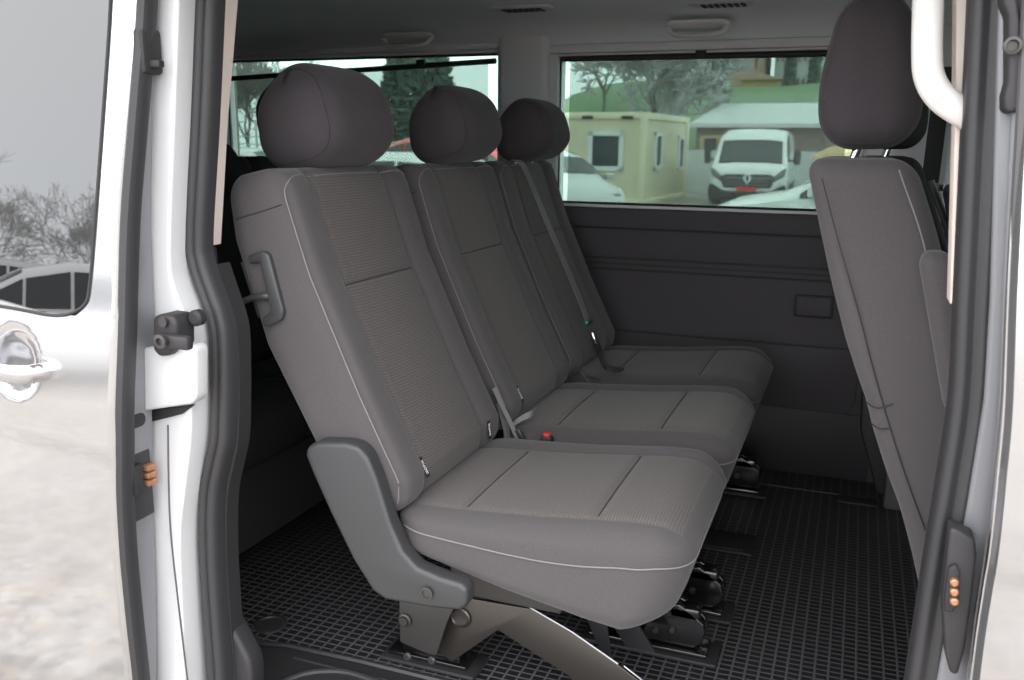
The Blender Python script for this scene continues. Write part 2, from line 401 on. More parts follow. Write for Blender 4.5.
def make_cushion(parent, yc, fine=True, fab='fabric', pan='rib_cush'):
    fn = cushion_fn(yc); bm = B(); st = .0065 if fine else .02
    def mf(c, d, s):
        if d == 2 and s > 0 and abs(c[1]+.0225) < .1625 and c[0] < .262: return 1
        return 0
    softbox(bm, CHh, CR, (st, st, .03), fn, mf, ((), (-.185, .140), ()))
    cu = obj('seat_cushion', bm, [fab, pan], parent, sharp=80)
    for gx in (-.585, -.352):
        bm = B(); tube(bm, [fn(rpos(Vector((gx+.452, v_/100, .085)), CHh, CR))+Vector((0, 0, .0003)) for v_ in range(-17, 14)], .0011, 5); obj('panel_seam', bm, 'darkseam', cu, 'dark seam across the cushion')
    pts = []; zs = .018
    for k in range(60): pts.append((lerp(-.25, .265, k/59), -HW, zs+.016*sm(-.0, .265, lerp(-.25, .265, k/59))))
    for k in range(1, 40): pts.append((.265, lerp(-HW, HW-.02, k/39), zs+.016+.012*sm(0, .4, k/39)))
    bm = B()
    P = []
    for p in pts:
        q = rpos(Vector(p), CHh, CR); w = fn(q); c = Vector((-.45, yc, w.z)); o = (w-c); o.z = 0; P.append(w+o.normalized()*.0012)
    tube(bm, catmull(P, 2), .0014, 6); obj('piping', bm, 'thread', cu, 'pale piping around the cushion edge')
    return cu
def make_headrest(parent, c, w=.125, fab='head', tilt=-.20, hz=.094, hx=.082, posts=True):
    bm = B(); h = (hx, w, hz); c = Vector(c)
    rot = Matrix.Rotation(tilt, 3, 'Y')
    def fn(q, p=None):
        t = q.z/hz
        x = q.x*(1-.10*t-.10*abs(t)**3)+.010*(1-t*t)+(.027*sm(0, 1, t) if q.x < 0 else 0); y = q.y*(1+.05*(1-t*t)-.09*sm(.1, 1, t)) 
        if q.x > 0: x += .008*(1-(q.y/w)**2)
        return c+rot @ Vector((x, y, q.z))
    softbox(bm, h, (hx*.78, .055, hz*.72), .012, fn)
    hd = obj('headrest', bm, fab, parent, sharp=80)
    for sg in (-1, 1):
        bm = B(); pts = []
        for k in range(48):
            a = 2*PI*k/48; ca, sa = math.cos(a), math.sin(a)
            sq = lambda v: math.copysign(abs(v)**.55, v)
            q = Vector((sq(ca)*hx, sg*(w-.012), sq(sa)*hz)); pts.append(fn(rpos(q, h, (hx*.78, .055, hz*.72))))
        tube(bm, pts, .0009, 5, closed=True); obj('seam', bm, 'darkseam', hd)
    if posts:
        for sg in (-1, 1):
            bm = B(); a = c+rot @ Vector((-.02, sg*.07, -hz+.03)); b = c+rot @ Vector((-.045, sg*.07, -hz-.04)); tube(bm, [a, b], .006, 12); obj('post', bm, 'chrome', hd, 'chrome headrest post')
    return hd
YS = (1.493, 1.99, 2.472)

# --- folding single seat
seat = thing('folding_seat', 'single dark grey fabric seat nearest the open door, with grey plastic side shield', 'seat', (-.5, 1.5, 0))
bk1 = make_backrest(seat, YS[0], tags=((-.133, -BH+.078), (.148, -BH+.062)))
make_cushion(seat, YS[0])
make_headrest(seat, (-.966, 1.497, 1.073), .132, hx=.086)
# side shield
Ysh = 1.232
out = [(304, 455), (307, 446), (318, 442), (345, 443), (358, 447), (367, 458), (376, 480), (390, 525), (402, 552), (416, 568), (440, 578), (460, 584), (467, 590), (467, 606), (460, 612), (430, 609), (385, 601), (372, 592), (352, 560), (330, 515), (312, 475)]
bm = B(); prism(bm, xz(out, Ysh), Ysh, Ysh+.038, .011, seg=4)
sh = obj('side_shield', bm, 'plastic', seat, 'grey plastic side shield')
bm = B(); c = at(427, 593, Ysh-.002); lathe(bm, [(.011, -.001), (.0115, -.003), (.008, -.0035), (.007, .001), (.0001, .001)], c, 'Y', 20); obj('screw', bm, 'steelgrey', sh, 'recessed screw')
# release handle on backrest flank
hp = [(247, 256), (262, 251), (268, 254), (283, 312), (281, 320), (268, 327), (262, 326), (262, 318), (270, 312), (259, 263), (249, 264)]
bm = B(); prism(bm, xz(hp, 1.255), 1.255, 1.285, .004)
rh = obj('release_handle', bm, 'plastic', seat, 'grey plastic release handle bezel')
bm = B(); a = at(243, 301, 1.26); b = at(266, 296, 1.258); tube(bm, catmull([a, (a+b)/2+Vector((0, 0, .002)), b, b+Vector((.01, .012, 0))], 4), .006, 10); obj('lever', bm, 'plastic', rh)
bm = B(); prism(bm, xz([(240, 262), (258, 262), (268, 312), (258, 318)], 1.275), 1.275, 1.281, .001); obj('recess', bm, 'darkseam', rh, 'black recess of the handle')
# leg frame
def bolt(bm, c, r=.009, ax='Y', d=-1):
    lathe(bm, [(r, 0), (r, .003*d), (r*.7, .006*d), (r*.35, .006*d), (r*.3, .003*d), (.0001, .003*d)], c, ax, 14)
bm = B(); prism(bm, xz([(399, 600), (458, 600), (447, 622), (436, 656), (430, 655), (400, 642)], 1.40), 1.40, 1.405, .0015)
lg = obj('leg_bracket', bm, 'steelgrey', seat, 'grey steel rear leg bracket')
bm = B(); lathe(bm, [(.014, 0), (.014, -.003), (.010, -.004), (.0085, -.008), (.0001, -.008)], at(405, 620, 1.398), 'Y', 20); obj('pivot_bolt', bm, 'steel', lg)
for p in ((408, 656), (432, 660)):
    bm = B(); bolt(bm, at(p[0], p[1], 1.395), .0085); obj('bolt', bm, 'steelgrey', lg)
bm = B(); prism(bm, xz([(455, 596), (530, 609), (572, 634), (622, 668), (640, 682), (625, 705), (590, 690), (498, 630), (452, 662), (436, 650)], 1.43), 1.43, 1.436, .0015)
dg = obj('diagonal_strut', bm, 'steel', seat, 'brushed steel diagonal folding strut')
bm = B(); tube(bm, [at(a, b, 1.427) for a, b in ((529, 607), (572, 632), (618, 664))], .0018, 6); obj('flange', bm, 'rim', dg, 'bright rolled edge'); bm = B(); tube(bm, [at(a, b, 1.427) for a, b in ((624, 666), (642, 680), (645, 700))], .0018, 6); obj('flange', bm, 'rim', dg, 'bright rolled edge')
bm = B(); lathe(bm, [(.019, 0), (.021, -.004), (.018, -.006), (.0155, -.003), (.0001, -.002)], at(461, 617, 1.43), 'Y', 22); obj('pivot_ring', bm, 'steel', dg)
bm = B(); prism(bm, [(-.62, .235), (-.42, .235), (-.40, .275), (-.50, .30), (-.64, .33)], 1.34, 1.66, .004); obj('seat_pan', bm, 'steelgrey', seat, 'steel pan under the cushion')
bm = B(); prism(bm, [(-.60, .24), (-.565, .24), (-.70, .025), (-.74, .025)], 1.60, 1.607, .001); obj('inner_strut', bm, 'dplastic', seat); bm = B(); prism(bm, [(-.50, .24), (-.44, .24), (-.30, .04), (-.36, .04)], 1.60, 1.607, .001); obj('inner_strut', bm, 'dplastic', seat)
bm = B(); prism(bm, [(-.47, .24), (-.40, .24), (-.37, .06), (-.39, .06)], 1.52, 1.526, .001); obj('centre_plate', bm, 'plastic', seat)
def tray(parent, x0, x1, y0, y1, name='floor_mount'):
    bm = B(); box(bm, x0, x1, y0, y1, .002, .013, .006)
    t = obj(name, bm, 'rubber2', parent, 'black floor mounting surround')
    bm = B(); box(bm, x0+.015, x1-.022, y0+.012, y1-.012, .012, .022, .003); obj('mounting_plate', bm, 'black', t)
    return t
t1 = tray(seat, -.83, -.62, 1.425, 1.51)
bm = B(); box(bm, -.79, -.66, 1.45, 1.49, .02, .045, .006); obj('lock_bar', bm, 'black', t1)
def latch(parent, x, y):
    """glossy black hook shaped floor latch"""
    bm = B(); pr = [(-.11, .026), (-.10, .06), (-.075, .095), (-.055, .115), (-.035, .118), (-.01, .105), (.018, .082), (.022, .066), (.016, .04), (.0, .026)]
    prism(bm, [(x+a, b) for a, b in pr], y-.022, y-.008, .003); prism(bm, [(x+a, b) for a, b in pr], y+.008, y+.022, .003)
    box(bm, x-.09, x+.0, y-.010, y+.010, .026, .085, .002); box(bm, x-.055, x+.008, y-.022, y+.022, .085, .112, .006)
    l = obj('floor_latch', bm, 'black', parent, 'glossy black floor latch')
    bm = B(); bolt(bm, Vector((x-.045, y-.022, .06)), .008); obj('latch_bolt', bm, 'steelgrey', l); bm = B(); bolt(bm, Vector((x-.08, y-.022, .052)), .007); obj('latch_bolt', bm, 'steelgrey', l)
    bm = B(); tube(bm, [(x-.06, y+.012, .075), (x-.14, y+.012, .22)], .012, 10); obj('latch_arm', bm, 'black', l)
tray(seat, -.47, -.185, 1.645, 1.735, 'floor_mount'); latch(seat, -.235, 1.69)
bm = B(); pts = [at(a, b, 1.74) for a, b in ((492, 345), (502, 382), (508, 415), (515, 436))]
# belt stalk and buckles between the seats
bm = B(); ribbon(bm, catmull([at(494, 388, 1.745), at(502, 406, 1.745), at(511, 424, 1.745), at(518, 440, 1.745)], 5), (.5, .8, .3), .011, .002); sb = obj('seat_belt', bm, 'belt', seat, 'grey belt strap at the seat gap')
bm = B(); box(bm, -.006, .006, -.006, .006, -.022, .018, .003); bm.transform(Matrix.Translation(at(521, 436, 1.75)) @ Matrix.Rotation(-.5, 4, 'Y')); obj('buckle_tongue', bm, 'steelgrey', sb)

# --- fixed double bench
bench = thing('bench_seat', 'double grey fabric bench behind the single seat, by the far side panel', 'bench', (-.5, 2.23, 0))
b2 = make_backrest(bench, YS[1], tags=((-.133, -BH+.085),))
b3 = make_backrest(bench, YS[2])
make_cushion(bench, YS[1]); make_cushion(bench, YS[2])
make_headrest(bench, (-.925, YS[1], 1.072), .120, hz=.088); make_headrest(bench, (-.903, YS[2], 1.068), .120, hz=.086)
bm = B(); prism(bm, [(-.66, .235), (-.42, .235), (-.40, .275), (-.50, .30), (-.66, .33)], 1.80, 2.67, .004); obj('seat_pan', bm, 'steelgrey', bench)
for y in (1.87, 2.705-.07):
    tray(bench, -.47, -.18, y-.045, y+.045, 'floor_mount'); latch(bench, -.225, y)
    bm = B(); prism(bm, [(-.66, .24), (-.60, .24), (-.70, .02), (-.78, .02)], y-.01, y+.01, .002); obj('leg', bm, 'steelgrey', bench)
    tray(bench, -.85, -.64, y-.04, y+.04, 'floor_mount')
bm = B(); softbox(bm, (.03, .30, .03), .02, .02, lambda q, p: Vector((-.93+q.x, 2.23+q.y, .42+q.z))); obj('hinge_beam', bm, 'darkseam', bench)
# shoulder belt over the gap of places two and three
nb = Vector((.93, 0, .36)).normalized()
def onb(px, py, off=0):     # on the plane just in front of the backrests
    f0 = Vector((-.742, 0, .60)); n = Vector((.39, 0, .155)).normalized()
    return onplane(px, py, f0+n*off, n)
bp = [at(514, 160, 2.225), at(520, 164, 2.22)+Vector((.006, 0, .0)), onb(534, 190, .03), onb(548, 224, .022), onb(566, 266, .022), onb(580, 300, .022), onb(588, 322, .03)]
bm = B(); ribbon(bm, catmull(bp, 6), (.12, 1, 0), .030, .002); belt = obj('shoulder_belt', bm, 'belt', bench, 'grey shoulder belt')
e = bp[-1]
bm = B(); box(bm, -.008, .008, -.03, .03, -.009, .009, .004); bm.transform(Matrix.Translation(e) @ Matrix.Rotation(.35, 4, 'Y')); obj('buckle_clip', bm, 'green', belt, 'dark green belt clip')
e2 = onb(594, 338, .03)
bm = B(); box(bm, -.006, .006, -.012, .012, -.018, .018, .003); bm.transform(Matrix.Translation(e2) @ Matrix.Rotation(-.35, 4, 'Y')); obj('buckle_plate', bm, 'chrome', belt, 'chrome belt plate')
bp = [e2, onb(600, 352, .028), at(606, 366, 2.235), at(622, 370, 2.25)]
bm = B(); ribbon(bm, catmull(bp, 5), (.12, 1, 0), .03, .008); obj('buckle_strap', bm, 'dplastic', belt, 'dark buckle stalk')
bm = B(); tube(bm, catmull([at(581, 372, 2.19), at(588, 382, 2.19), at(598, 390, 2.185), at(604, 387, 2.17), at(600, 380, 2.17), at(588, 376, 2.19)], 5, True), .0035, 6, True); obj('belt_loop', bm, 'dplastic', belt)
# grey strap and red button between places one and two
bp = [at(499, 402, 1.765), at(503, 416, 1.765), at(506, 428, 1.765), at(508, 442, 1.765)]
bm = B(); ribbon(bm, catmull(bp, 5), (.5, .7, .3), .016, .002); lb = obj('lap_belt', bm, 'belt', bench, 'grey lap belt strap')
bp = [at(513, 424, 1.78), at(522, 418, 1.79), at(531, 414, 1.80), at(536, 411, 1.825)]
bm = B(); ribbon(bm, catmull(bp, 5), (.25, .3, 1), .018, .002); obj('belt_fold', bm, 'belt', lb)
c = at(547, 437, 1.75)
bm = B(); softbox(bm, (.013, .010, .02), .006, .01, lambda q, p: c+Vector((q.x, q.y, q.z-.016))); bu = obj('buckle', bm, 'dplastic', bench, 'black buckle head')
bm = B(); softbox(bm, (.008, .007, .005), .003, .006, lambda q, p: c+Vector((q.x, q.y, q.z+.004))); obj('release_button', bm, 'red', bu, 'red release button')

# --- rear row bench
rear = thing('bench_seat', 'shade-darkened rear row bench glimpsed behind the backs of the grey seats', 'bench', (-1.5, 2.0, 0))
off = Vector((-.862, 0, 0))
def shifted(maker, *a, **k):
    o = maker(*a, **k); return o
for i, y in enumerate((1.66, 2.115, 2.57)):
    fnb = backrest_fn(y); bm = B(); softbox(bm, BHh, BR, (.04, .03, .03), lambda q, p: fnb(q)+off); obj('backrest', bm, 'shadefabric', rear, sharp=80)
    fnc = cushion_fn(y); bm = B(); softbox(bm, CHh, CR, (.03, .03, .04), lambda q, p: fnc(q)+Vector((-1.05, 0, -.01))); obj('seat_cushion', bm, 'shadefabric', rear, sharp=80)
    make_headrest(rear, (-1.79, y, (1.085, .945, 1.125)[i]), .110, 'shadefabric', posts=False)
bm = B(); box(bm, -1.75, -1.3, 1.50, 2.76, .06, .27, .02); obj('seat_base', bm, 'rubber2', rear)
for y in (1.48, 2.62):
    for x in (-1.68, -1.36): bm = B(); box(bm, x-.03, x+.03, y-.03, y+.03, .005, .09, .004); obj('leg', bm, 'steelgrey', rear)

# --- front seats, seen from the side and behind
def front_seat(left, right, Y0, Y1, name, label, fab, loc):
    t = thing(name, label, 'seat', loc); z0, z1 = left[0][0], left[-1][0]; hw = (Y1-Y0)/2; yc = (Y0+Y1)/2; hh = .32; h = (.07, hw, hh)
    def fn(q, p=None):
        tt = (q.z+hh)/(2*hh); z = lerp(z0, z1, tt); s_ = (q.x+.07)/.14
        return Vector((lerp(interp(left, z), interp(right, z), s_), yc+q.y*(1-.06*sm(.6, 1, tt)), z+.012*(s_-.5)*0))
    bm = B(); softbox(bm, h, (.024, .03, .026), (.014, .03, .015), fn); back = obj('backrest', bm, fab, t, sharp=80)
    return t, back
FLp = [(930, 640), (912, 555), (900, 510), (885, 470), (872, 428), (866, 402), (858, 380), (845, 340), (830, 280), (816, 215), (806, 168), (804, 158)]
FRp = [(1010, 600), (990, 500), (975, 430), (962, 350), (950, 280), (936, 225), (922, 180), (914, 158)]
fl = sorted((p.z, p.x) for p in [at(a, b, 1.38) for a, b in FLp]); fr_ = sorted((p.z, p.x) for p in [at(a, b, 1.38) for a, b in FRp])
fs, fb = front_seat(fl, fr_, 1.37, 1.83, 'front_seat', 'near front seat seen from its side, with tall upright headrest', 'fabric', (.2, 1.6, 0))
bm = B(); tube(bm, catmull([at(a, b, 1.369)for a, b in ((899, 170), (906, 190), (915, 215), (924, 245), (934, 290), (945, 340), (955, 400))], 4), .0012, 6); obj('stitching', bm, 'thread', fb, 'pale stitched seam')
bm = B(); tube(bm, catmull([at(a, b, 1.3685)for a, b in ((822, 178), (838, 240), (858, 310), (876, 380), (900, 460), (925, 530))], 4), .0011, 6); obj('side_seam', bm, 'darkseam', fb)
bm = B(); tube(bm, catmull([at(a, b, 1.3685) for a, b in ((866, 402), (876, 408), (886, 406), (893, 404))], 4), .0011, 6); obj('pocket_seam', bm, 'darkseam', fb); bm = B(); tube(bm, catmull([at(a, b, 1.3685) for a, b in ((872, 424), (880, 429), (890, 428))], 4), .0011, 6); obj('pocket_seam', bm, 'darkseam', fb)
def front_head(parent, c, w, hx, hz, tilt, fab, pr=.7):
    bm = B(); c = Vector(c); rot = Matrix.Rotation(tilt, 3, 'Y'); h = (hx, w, hz)
    def fn(q, p=None):
        t = q.z/hz; x = q.x*(1-.30*sm(-.3, 1, t)-.10*sm(.4, 1, -t)); y = q.y*(1-.10*sm(.2, 1, t)); return c+rot @ Vector((x, y, q.z))
    softbox(bm, h, (hx*pr, .05, hz*.42), .012, fn); hd = obj('headrest', bm, fab, parent, sharp=80)
    bm = B(); pts = []
    for k in range(56):
        a = 2*PI*k/56; q = Vector((math.copysign(abs(math.cos(a))**.5, math.cos(a))*hx, -(w-.014), math.copysign(abs(math.sin(a))**.5, math.sin(a))*hz)); pts.append(fn(rpos(q, h, (hx*pr, .05, hz*.42))))
    tube(bm, pts, .0009, 5, closed=True); obj('seam', bm, fab, hd)
    for sg in (-1, 1):
        a = c+rot @ Vector((-.012, sg*.07, -hz+.01)); b = c+rot @ Vector((-.032, sg*.07, -hz-.05)); bm = B(); tube(bm, [a, b], .0065, 12); po = obj('post', bm, 'chrome', hd, 'chrome headrest post')
        bm = B(); lathe(bm, [(.014, 0), (.014, .005), (.009, .007), (.0001, .007)], b+Vector((.006, 0, .017)), 'Z', 16); obj('post_guide', bm, 'black', hd, 'black post guide')
    return hd
front_head(fs, (.002, 1.60, 1.142), .135, .075, .114, -.04, 'head')
# folded up armrest
bm = B(); a0 = at(926, 250, 1.335); a1 = at(955, 420, 1.335)
def armf(q, p):
    t = (q.z+.13)/.26; b = Vector((lerp(a1.x, a0.x, t), 0, lerp(a1.z, a0.z, t))); return Vector((b.x+q.x+.012, 1.335+q.y, b.z))
softbox(bm, (.024, .03, .13), (.02, .022, .03), .012, armf); obj('armrest', bm, 'fabric', fs, 'folded up padded armrest', sharp=80)
bm = B(); softbox(bm, (.27, .23, .07), .04, .03, lambda q, p: Vector((.43+q.x, 1.60+q.y, .43+q.z))); obj('seat_cushion', bm, 'fabric', fs, sharp=80)
bm = B(); box(bm, .25, .65, 1.44, 1.78, .01, .37, .02); obj('seat_box', bm, 'dplastic', fs)
dl = [(.42, .20), (.55, .16), (.72, .10), (.88, .04), (1.012, -.005)]; drr = [(.40, .33), (.66, .25), (.82, .19), (.93, .145), (1.012, .112)]
fs2, fb2 = front_seat(dl, drr, 2.05, 2.50, 'front_seat', 'far front seat, mostly hidden behind the near front seat', 'shadefabric', (.3, 2.3, 0))
front_head(fs2, (.064, 2.27, 1.128), .13, .062, .10, -.04, 'shadefabric')
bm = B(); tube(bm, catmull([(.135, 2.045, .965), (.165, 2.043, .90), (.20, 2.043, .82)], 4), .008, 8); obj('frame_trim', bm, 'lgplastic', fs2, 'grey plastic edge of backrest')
bm = B(); softbox(bm, (.26, .23, .07), .04, .03, lambda q, p: Vector((.50+q.x, 2.28+q.y, .43+q.z))); obj('seat_cushion', bm, 'shadefabric', fs2, sharp=80)
bm = B(); box(bm, .33, .70, 2.1, 2.46, .01, .37, .02); obj('seat_box', bm, 'dplastic', fs2)
bm = B(); softbox(bm, (.02, .02, .12), (.015, .015, .02), .02, lambda q, p: Vector((.205+q.x-.25*q.z, 2.02+q.y, .84+q.z))); ar = obj('armrest', bm, 'lgplastic', fs2)
for k in range(3):
    bm = B(); box(bm, -.006, .006, -.022, .022, -.008, .008, .002); bm.transform(Matrix.Translation((.178+.014*k, 2.018, .895-.035*k))); obj('clip', bm, 'chrome', ar)

# ------------------------------------------------------------------ van shell (the setting)
YW = 2.88
bm = B(); box(bm, -2.45, 1.25, 1.12, 2.98, -.06, -.004, 0); struct('floor', bm, 'dplastic')
# mat
mt = B()
xs0, xs1 = -1.95, .55
P = [(-1.95, 1.40), (-1.13, 1.405), (-1.05, 1.42), (-.4, 1.42), (xs1, 1.42), (xs1, 2.87), (-1.95, 2.87)]
P = [(-1.95, 1.42), (-1.19, 1.42), (-1.13, 1.40), (-1.085, 1.385), (-1.03, 1.40), (-.86, 1.405), (.55, 1.405), (.55, 2.87), (-1.95, 2.87)]
prism(mt, P, -.004, .002, .001, axis='Z'); fm = obj('floor_mat', mt, 'mat'); tag(fm, 'black rubber floor mat with raised grid ribs covering the van floor', 'floor mat')
bm = B(); lathe(bm, [(.036, .001), (.036, .005), (.028, .006), (.026, .003), (.0001, .003)], (-1.115, 1.455, .001), 'Z', 28); obj('round_boss', bm, 'rubber', fm)
bm = B(); tube(bm, [(-1.95, 1.42, .001), (-1.19, 1.42, .001), (-1.13, 1.402, .001), (-1.085, 1.388, .001), (-1.03, 1.402, .001), (-.86, 1.408, .001), (.55, 1.408, .001)], .006, 6); obj('mat_border', bm, 'rubber', fm)
bm = B(); tube(bm, [(-.45, 2.725, .0), (.14, 2.725, .0)], .005, 6); obj('mat_fold', bm, 'rubber', fm)
bm = B(); box(bm, -.36, -.175, 2.19, 2.31, .0, .010, .004); box(bm, -.35, -.205, 2.20, 2.30, .009, .0125, .002); obj('blank_cover', bm, 'rubber2', fm, 'black blanking plate')
bm = B(); box(bm, .02, .13, 2.66, 2.715, .0, .008, .003); obj('blank_cover', bm, 'rubber2', fm)
# sill
bm = B(); box(bm, -1.22, .25, 1.10, 1.40, -.05, -.006, .01); struct('trim_1', bm, 'dplastic2')
bm = B(); tube(bm, catmull([atz(a, b, 0) for a, b in ((268, 690), (292, 678), (315, 672), (345, 672), (372, 680), (400, 692))], 4), .006, 8); tube(bm, [(-1.0, 1.375, -.004), (.2, 1.375, -.004)], .004, 6); o = struct('trim_2', bm, 'rubber')

# far side wall with two window openings
W = B()
X0, X1 = -2.45, 1.25
wins = [(-2.30, -1.165, .84, 1.33), (-.955, -.01, .838, 1.312), (.26, .95, .86, 1.25)]
box(W, X0, X1, YW, YW+.09, -.02, .835); box(W, X0, X1, YW, YW+.09, 1.335, 1.42)
xs = [X0]+[v for w in wins for v in (w[0], w[1])]+[X1]
for a, b in zip(xs[::2], xs[1::2]): box(W, a, b, YW, YW+.09, .835, 1.335)
for w in wins:
    if w[2] > .835: box(W, w[0], w[1], YW, YW+.09, .835, w[2])
    if w[3] < 1.335: box(W, w[0], w[1], YW, YW+.09, w[3], 1.335)
wall = struct('wall_back', W, 'lintrim')
# lower trim panels of the far wall
bm = B(); box(bm, -2.4, .04, YW-.022, YW, .765, .828, .006); sp = obj('sill_rail', bm, 'dplastic2', wall)
bm = B(); box(bm, -2.4, .04, YW-.006, YW, .665, .765, .002); obj('upper_panel', bm, 'dplastic2', wall)
bm = B(); box(bm, -2.4, .04, YW-.012, YW, .650, .662); obj('rib', bm, 'dplastic2', wall); bm = B(); box(bm, -2.4, .04, YW-.010, YW, .632, .646); obj('rib', bm, 'dplastic2', wall)
for zz in (.666, .648, .628, .425, .762): bm = B(); box(bm, -2.4, .04, YW-.0155 if zz < .7 else YW-.008, YW-.001, zz-.003, zz+.002); obj('gap', bm, 'rubber2', wall, 'dark joint line')
bm = B(); box(bm, -2.4, 1.2, YW-.004, YW, 0, .83); obj('backing', bm, 'dplastic', wall)
bm = B(); prism(bm, [(-2.4, .626), (.04, .626), (.04, .425), (-2.4, .425)], YW-.014, YW, 0); pn = obj('side_panel', bm, 'dplastic2', wall)
bm = B(); prism(bm, [(-2.4, .42), (.045, .42), (.045, .26), (.035, .23), (.01, .215), (-2.4, .215)], YW-.012, YW, .002); obj('lower_panel', bm, 'dplastic2', wall)
bm = B(); box(bm, -2.4, .10, YW-.010, YW, -.0, .215, .002); obj('kick_panel', bm, 'dplastic', wall)
bm = B(); box(bm, -.157, -.042, YW-.024, YW-.013, .515, .585, .010); cb = obj('ashtray_frame', bm, 'rubber2', wall, 'black frame of the small flap')
bm = B(); box(bm, -.150, -.049, YW-.028, YW-.022, .521, .579, .008); obj('ashtray', bm, 'dplastic2', wall)
bm = B(); prism(bm, [(.055, .43), (.30, .43), (.30, 0), (.13, 0), (.065, .2)], 2.78, YW, .008); obj('pillar_foot', bm, 'dplastic', wall)
bm = B(); box(bm, .145, .32, 2.66, 2.75, .0, .33, .01); obj('pillar_foot', bm, 'lgplastic', wall)
# light pillar trims (far side)
bm = B(); box(bm, -1.15, -.975, YW-.05, YW, .83, 1.39, .025, seg=4); struct('trim_3', bm, 'lintrim')
bm = B(); box(bm, .0, .24, YW-.05, YW, .82, 1.37, .02, seg=3); t4 = struct('trim_4', bm, 'lintrim'); bm = B(); box(bm, .045, .24, YW-.04, YW, .42, .83, .01, seg=3); obj('lower_cover', bm, 'dplastic2', t4)
bm = B(); box(bm, -1.0, .24, YW-.025, YW, 1.318, 1.345, .006); box(bm, -2.4, -1.16, YW-.02, YW, 1.338, 1.36, .006); struct('trim_5', bm, 'lintrim')
# windows
for i, w in enumerate(wins):
    bm = B(); box(bm, w[0]-.01, w[1]+.01, YW+.045, YW+.049, w[2]-.01, w[3]+.01); wo = struct('window_%d' % (i+1), bm, 'glassfar')
    bm = B()
    g = [(w[0], w[2]), (w[1], w[2]), (w[1], w[3]), (w[0], w[3])]
    tube(bm, [(a, YW+.035, b) for a, b in g], .009, 6, closed=True); obj('window_seal', bm, 'rubber2', wo)
# ceiling: curved headliner
bm = B(); prof = []
for y, z in ((1.09, 1.30), (1.14, 1.345), (1.2, 1.375), (1.35, 1.405), (1.7, 1.425), (2.2, 1.43), (2.6, 1.42), (2.75, 1.405), (2.83, 1.375), (2.89, 1.335)): prof.append((y, z))
top = [(2.99, 1.36), (2.9, 1.46), (2.5, 1.50), (1.5, 1.50), (1.15, 1.44), (1.0, 1.33), (1.0, 1.30)]
pp = catmull([(0, y, z) for y, z in prof], 5)
prism(bm, [(p.y, p.z) for p in pp]+top, -2.45, 1.25, axis='X'); struct('ceiling', bm, 'headliner', 50)
# rear wall with window, front wall with windscreen
W = B(); box(W, -2.53, -2.45, 1.1, 2.98, -.06, .85); box(W, -2.53, -2.45, 1.1, 1.3, .85, 1.44); box(W, -2.53, -2.45, 2.78, 2.98, .85, 1.44); box(W, -2.53, -2.45, 1.3, 2.78, 1.3, 1.44); struct('wall_left', W, 'dplastic')
bm = B(); box(bm, -2.5, -2.495, 1.29, 2.79, .84, 1.31); struct('window_4', bm, 'glassdark')
W = B(); box(W, 1.25, 1.33, 1.1, 2.98, -.06, .75); box(W, 1.25, 1.33, 1.1, 1.2, .75, 1.44); box(W, 1.25, 1.33, 2.88, 2.98, .75, 1.44); box(W, 1.25, 1.33, 1.2, 2.88, 1.32, 1.44); struct('wall_right', W, 'dplastic')
bm = B(); box(bm, 1.28, 1.285, 1.19, 2.89, .74, 1.33); struct('window_5', bm, 'glassclear')

# near side: rear quarter (behind the open sliding door)
W = B(); box(W, -2.45, -1.10, 1.125, 1.165, -.30, .80); box(W, -2.45, -1.10, 1.125, 1.165, 1.28, 1.36); box(W, -1.2, -1.06, 1.125, 1.165, .80, 1.28); box(W, -2.45, -2.3, 1.125, 1.165, .8, 1.28)
wf = struct('wall_front', W, 'paintin')
bm = B(); box(bm, -2.3, -1.2, 1.14, 1.145, .8, 1.28); struct('window_6', bm, 'glassdark')
# dark inner lining of that wall
L1 = smo([(219, 245), (222, 275), (232, 310), (238, 345), (238, 440), (236, 480), (236, 560), (242, 605), (256, 634), (265, 655), (266, 690), (262, 740)])
li = [at(a, b, 1.235) for a, b in L1]
bm = B(); prism(bm, [(p.x, p.z) for p in li]+[(-1.9, -.02), (-1.9, .88)], 1.19, 1.235, .012); obj('lining_panel', bm, 'dplastic', wf, 'dark lower lining')
bm = B(); prism(bm, [(-2.4, .80), (-2.4, .0), (-1.4, .0), (-1.4, .8)], 1.17, 1.21, 0); obj('lining_panel', bm, 'dplastic', wf)
# cream pillar lining
def strip(pl, pr, Y0, Y1, r, mi=0, Yr=None):
    bm = B(); prism(bm, xz(pl, Y0)+xz(pr[::-1], Yr or Y0), Y0, Y1, r, mi); return bm
bm = strip([(223, -120), (219, 0), (213, 120), (207, 246)], [(241, -120), (238, 0), (228, 120), (221, 243)], 1.20, 1.235, .004, Yr=1.235)
struct('trim_6', bm, 'cream')
# white body pillar of the aperture (rear side)
bm = strip([(120, -120), (120, 330), (125, 420), (150, 700)], smo([(212, -120), (206, 0), (200, 130), (195, 250), (200, 285), (212, 320), (215, 380), (214, 430), (208, 480), (203, 540), (210, 700)]), 1.115, 1.175, .005, Yr=1.175)
cp = struct('trim_7', bm, 'paintin')
bm = B(); prism(bm, xz([(140, 348), (192, 345), (196, 350), (196, 398), (192, 404), (140, 412)], 1.085), 1.085, 1.116, .006); obj('pillar_box', bm, 'paintin', cp, 'pale painted housing on the pillar')
bm = B(); prism(bm, xz([(150, 410), (193, 405), (182, 414), (150, 422)], 1.110), 1.108, 1.118, .001); obj('gap', bm, 'rubber2', cp, 'dark gap below the housing')
bm = B(); tube(bm, catmull([at(a, b, 1.114) for a, b in ((168, 425), (170, 520), (178, 600), (190, 700))], 5), .0016, 6, up=(0, 1, 0)); obj('panel_joint', bm, 'lgplastic', cp)
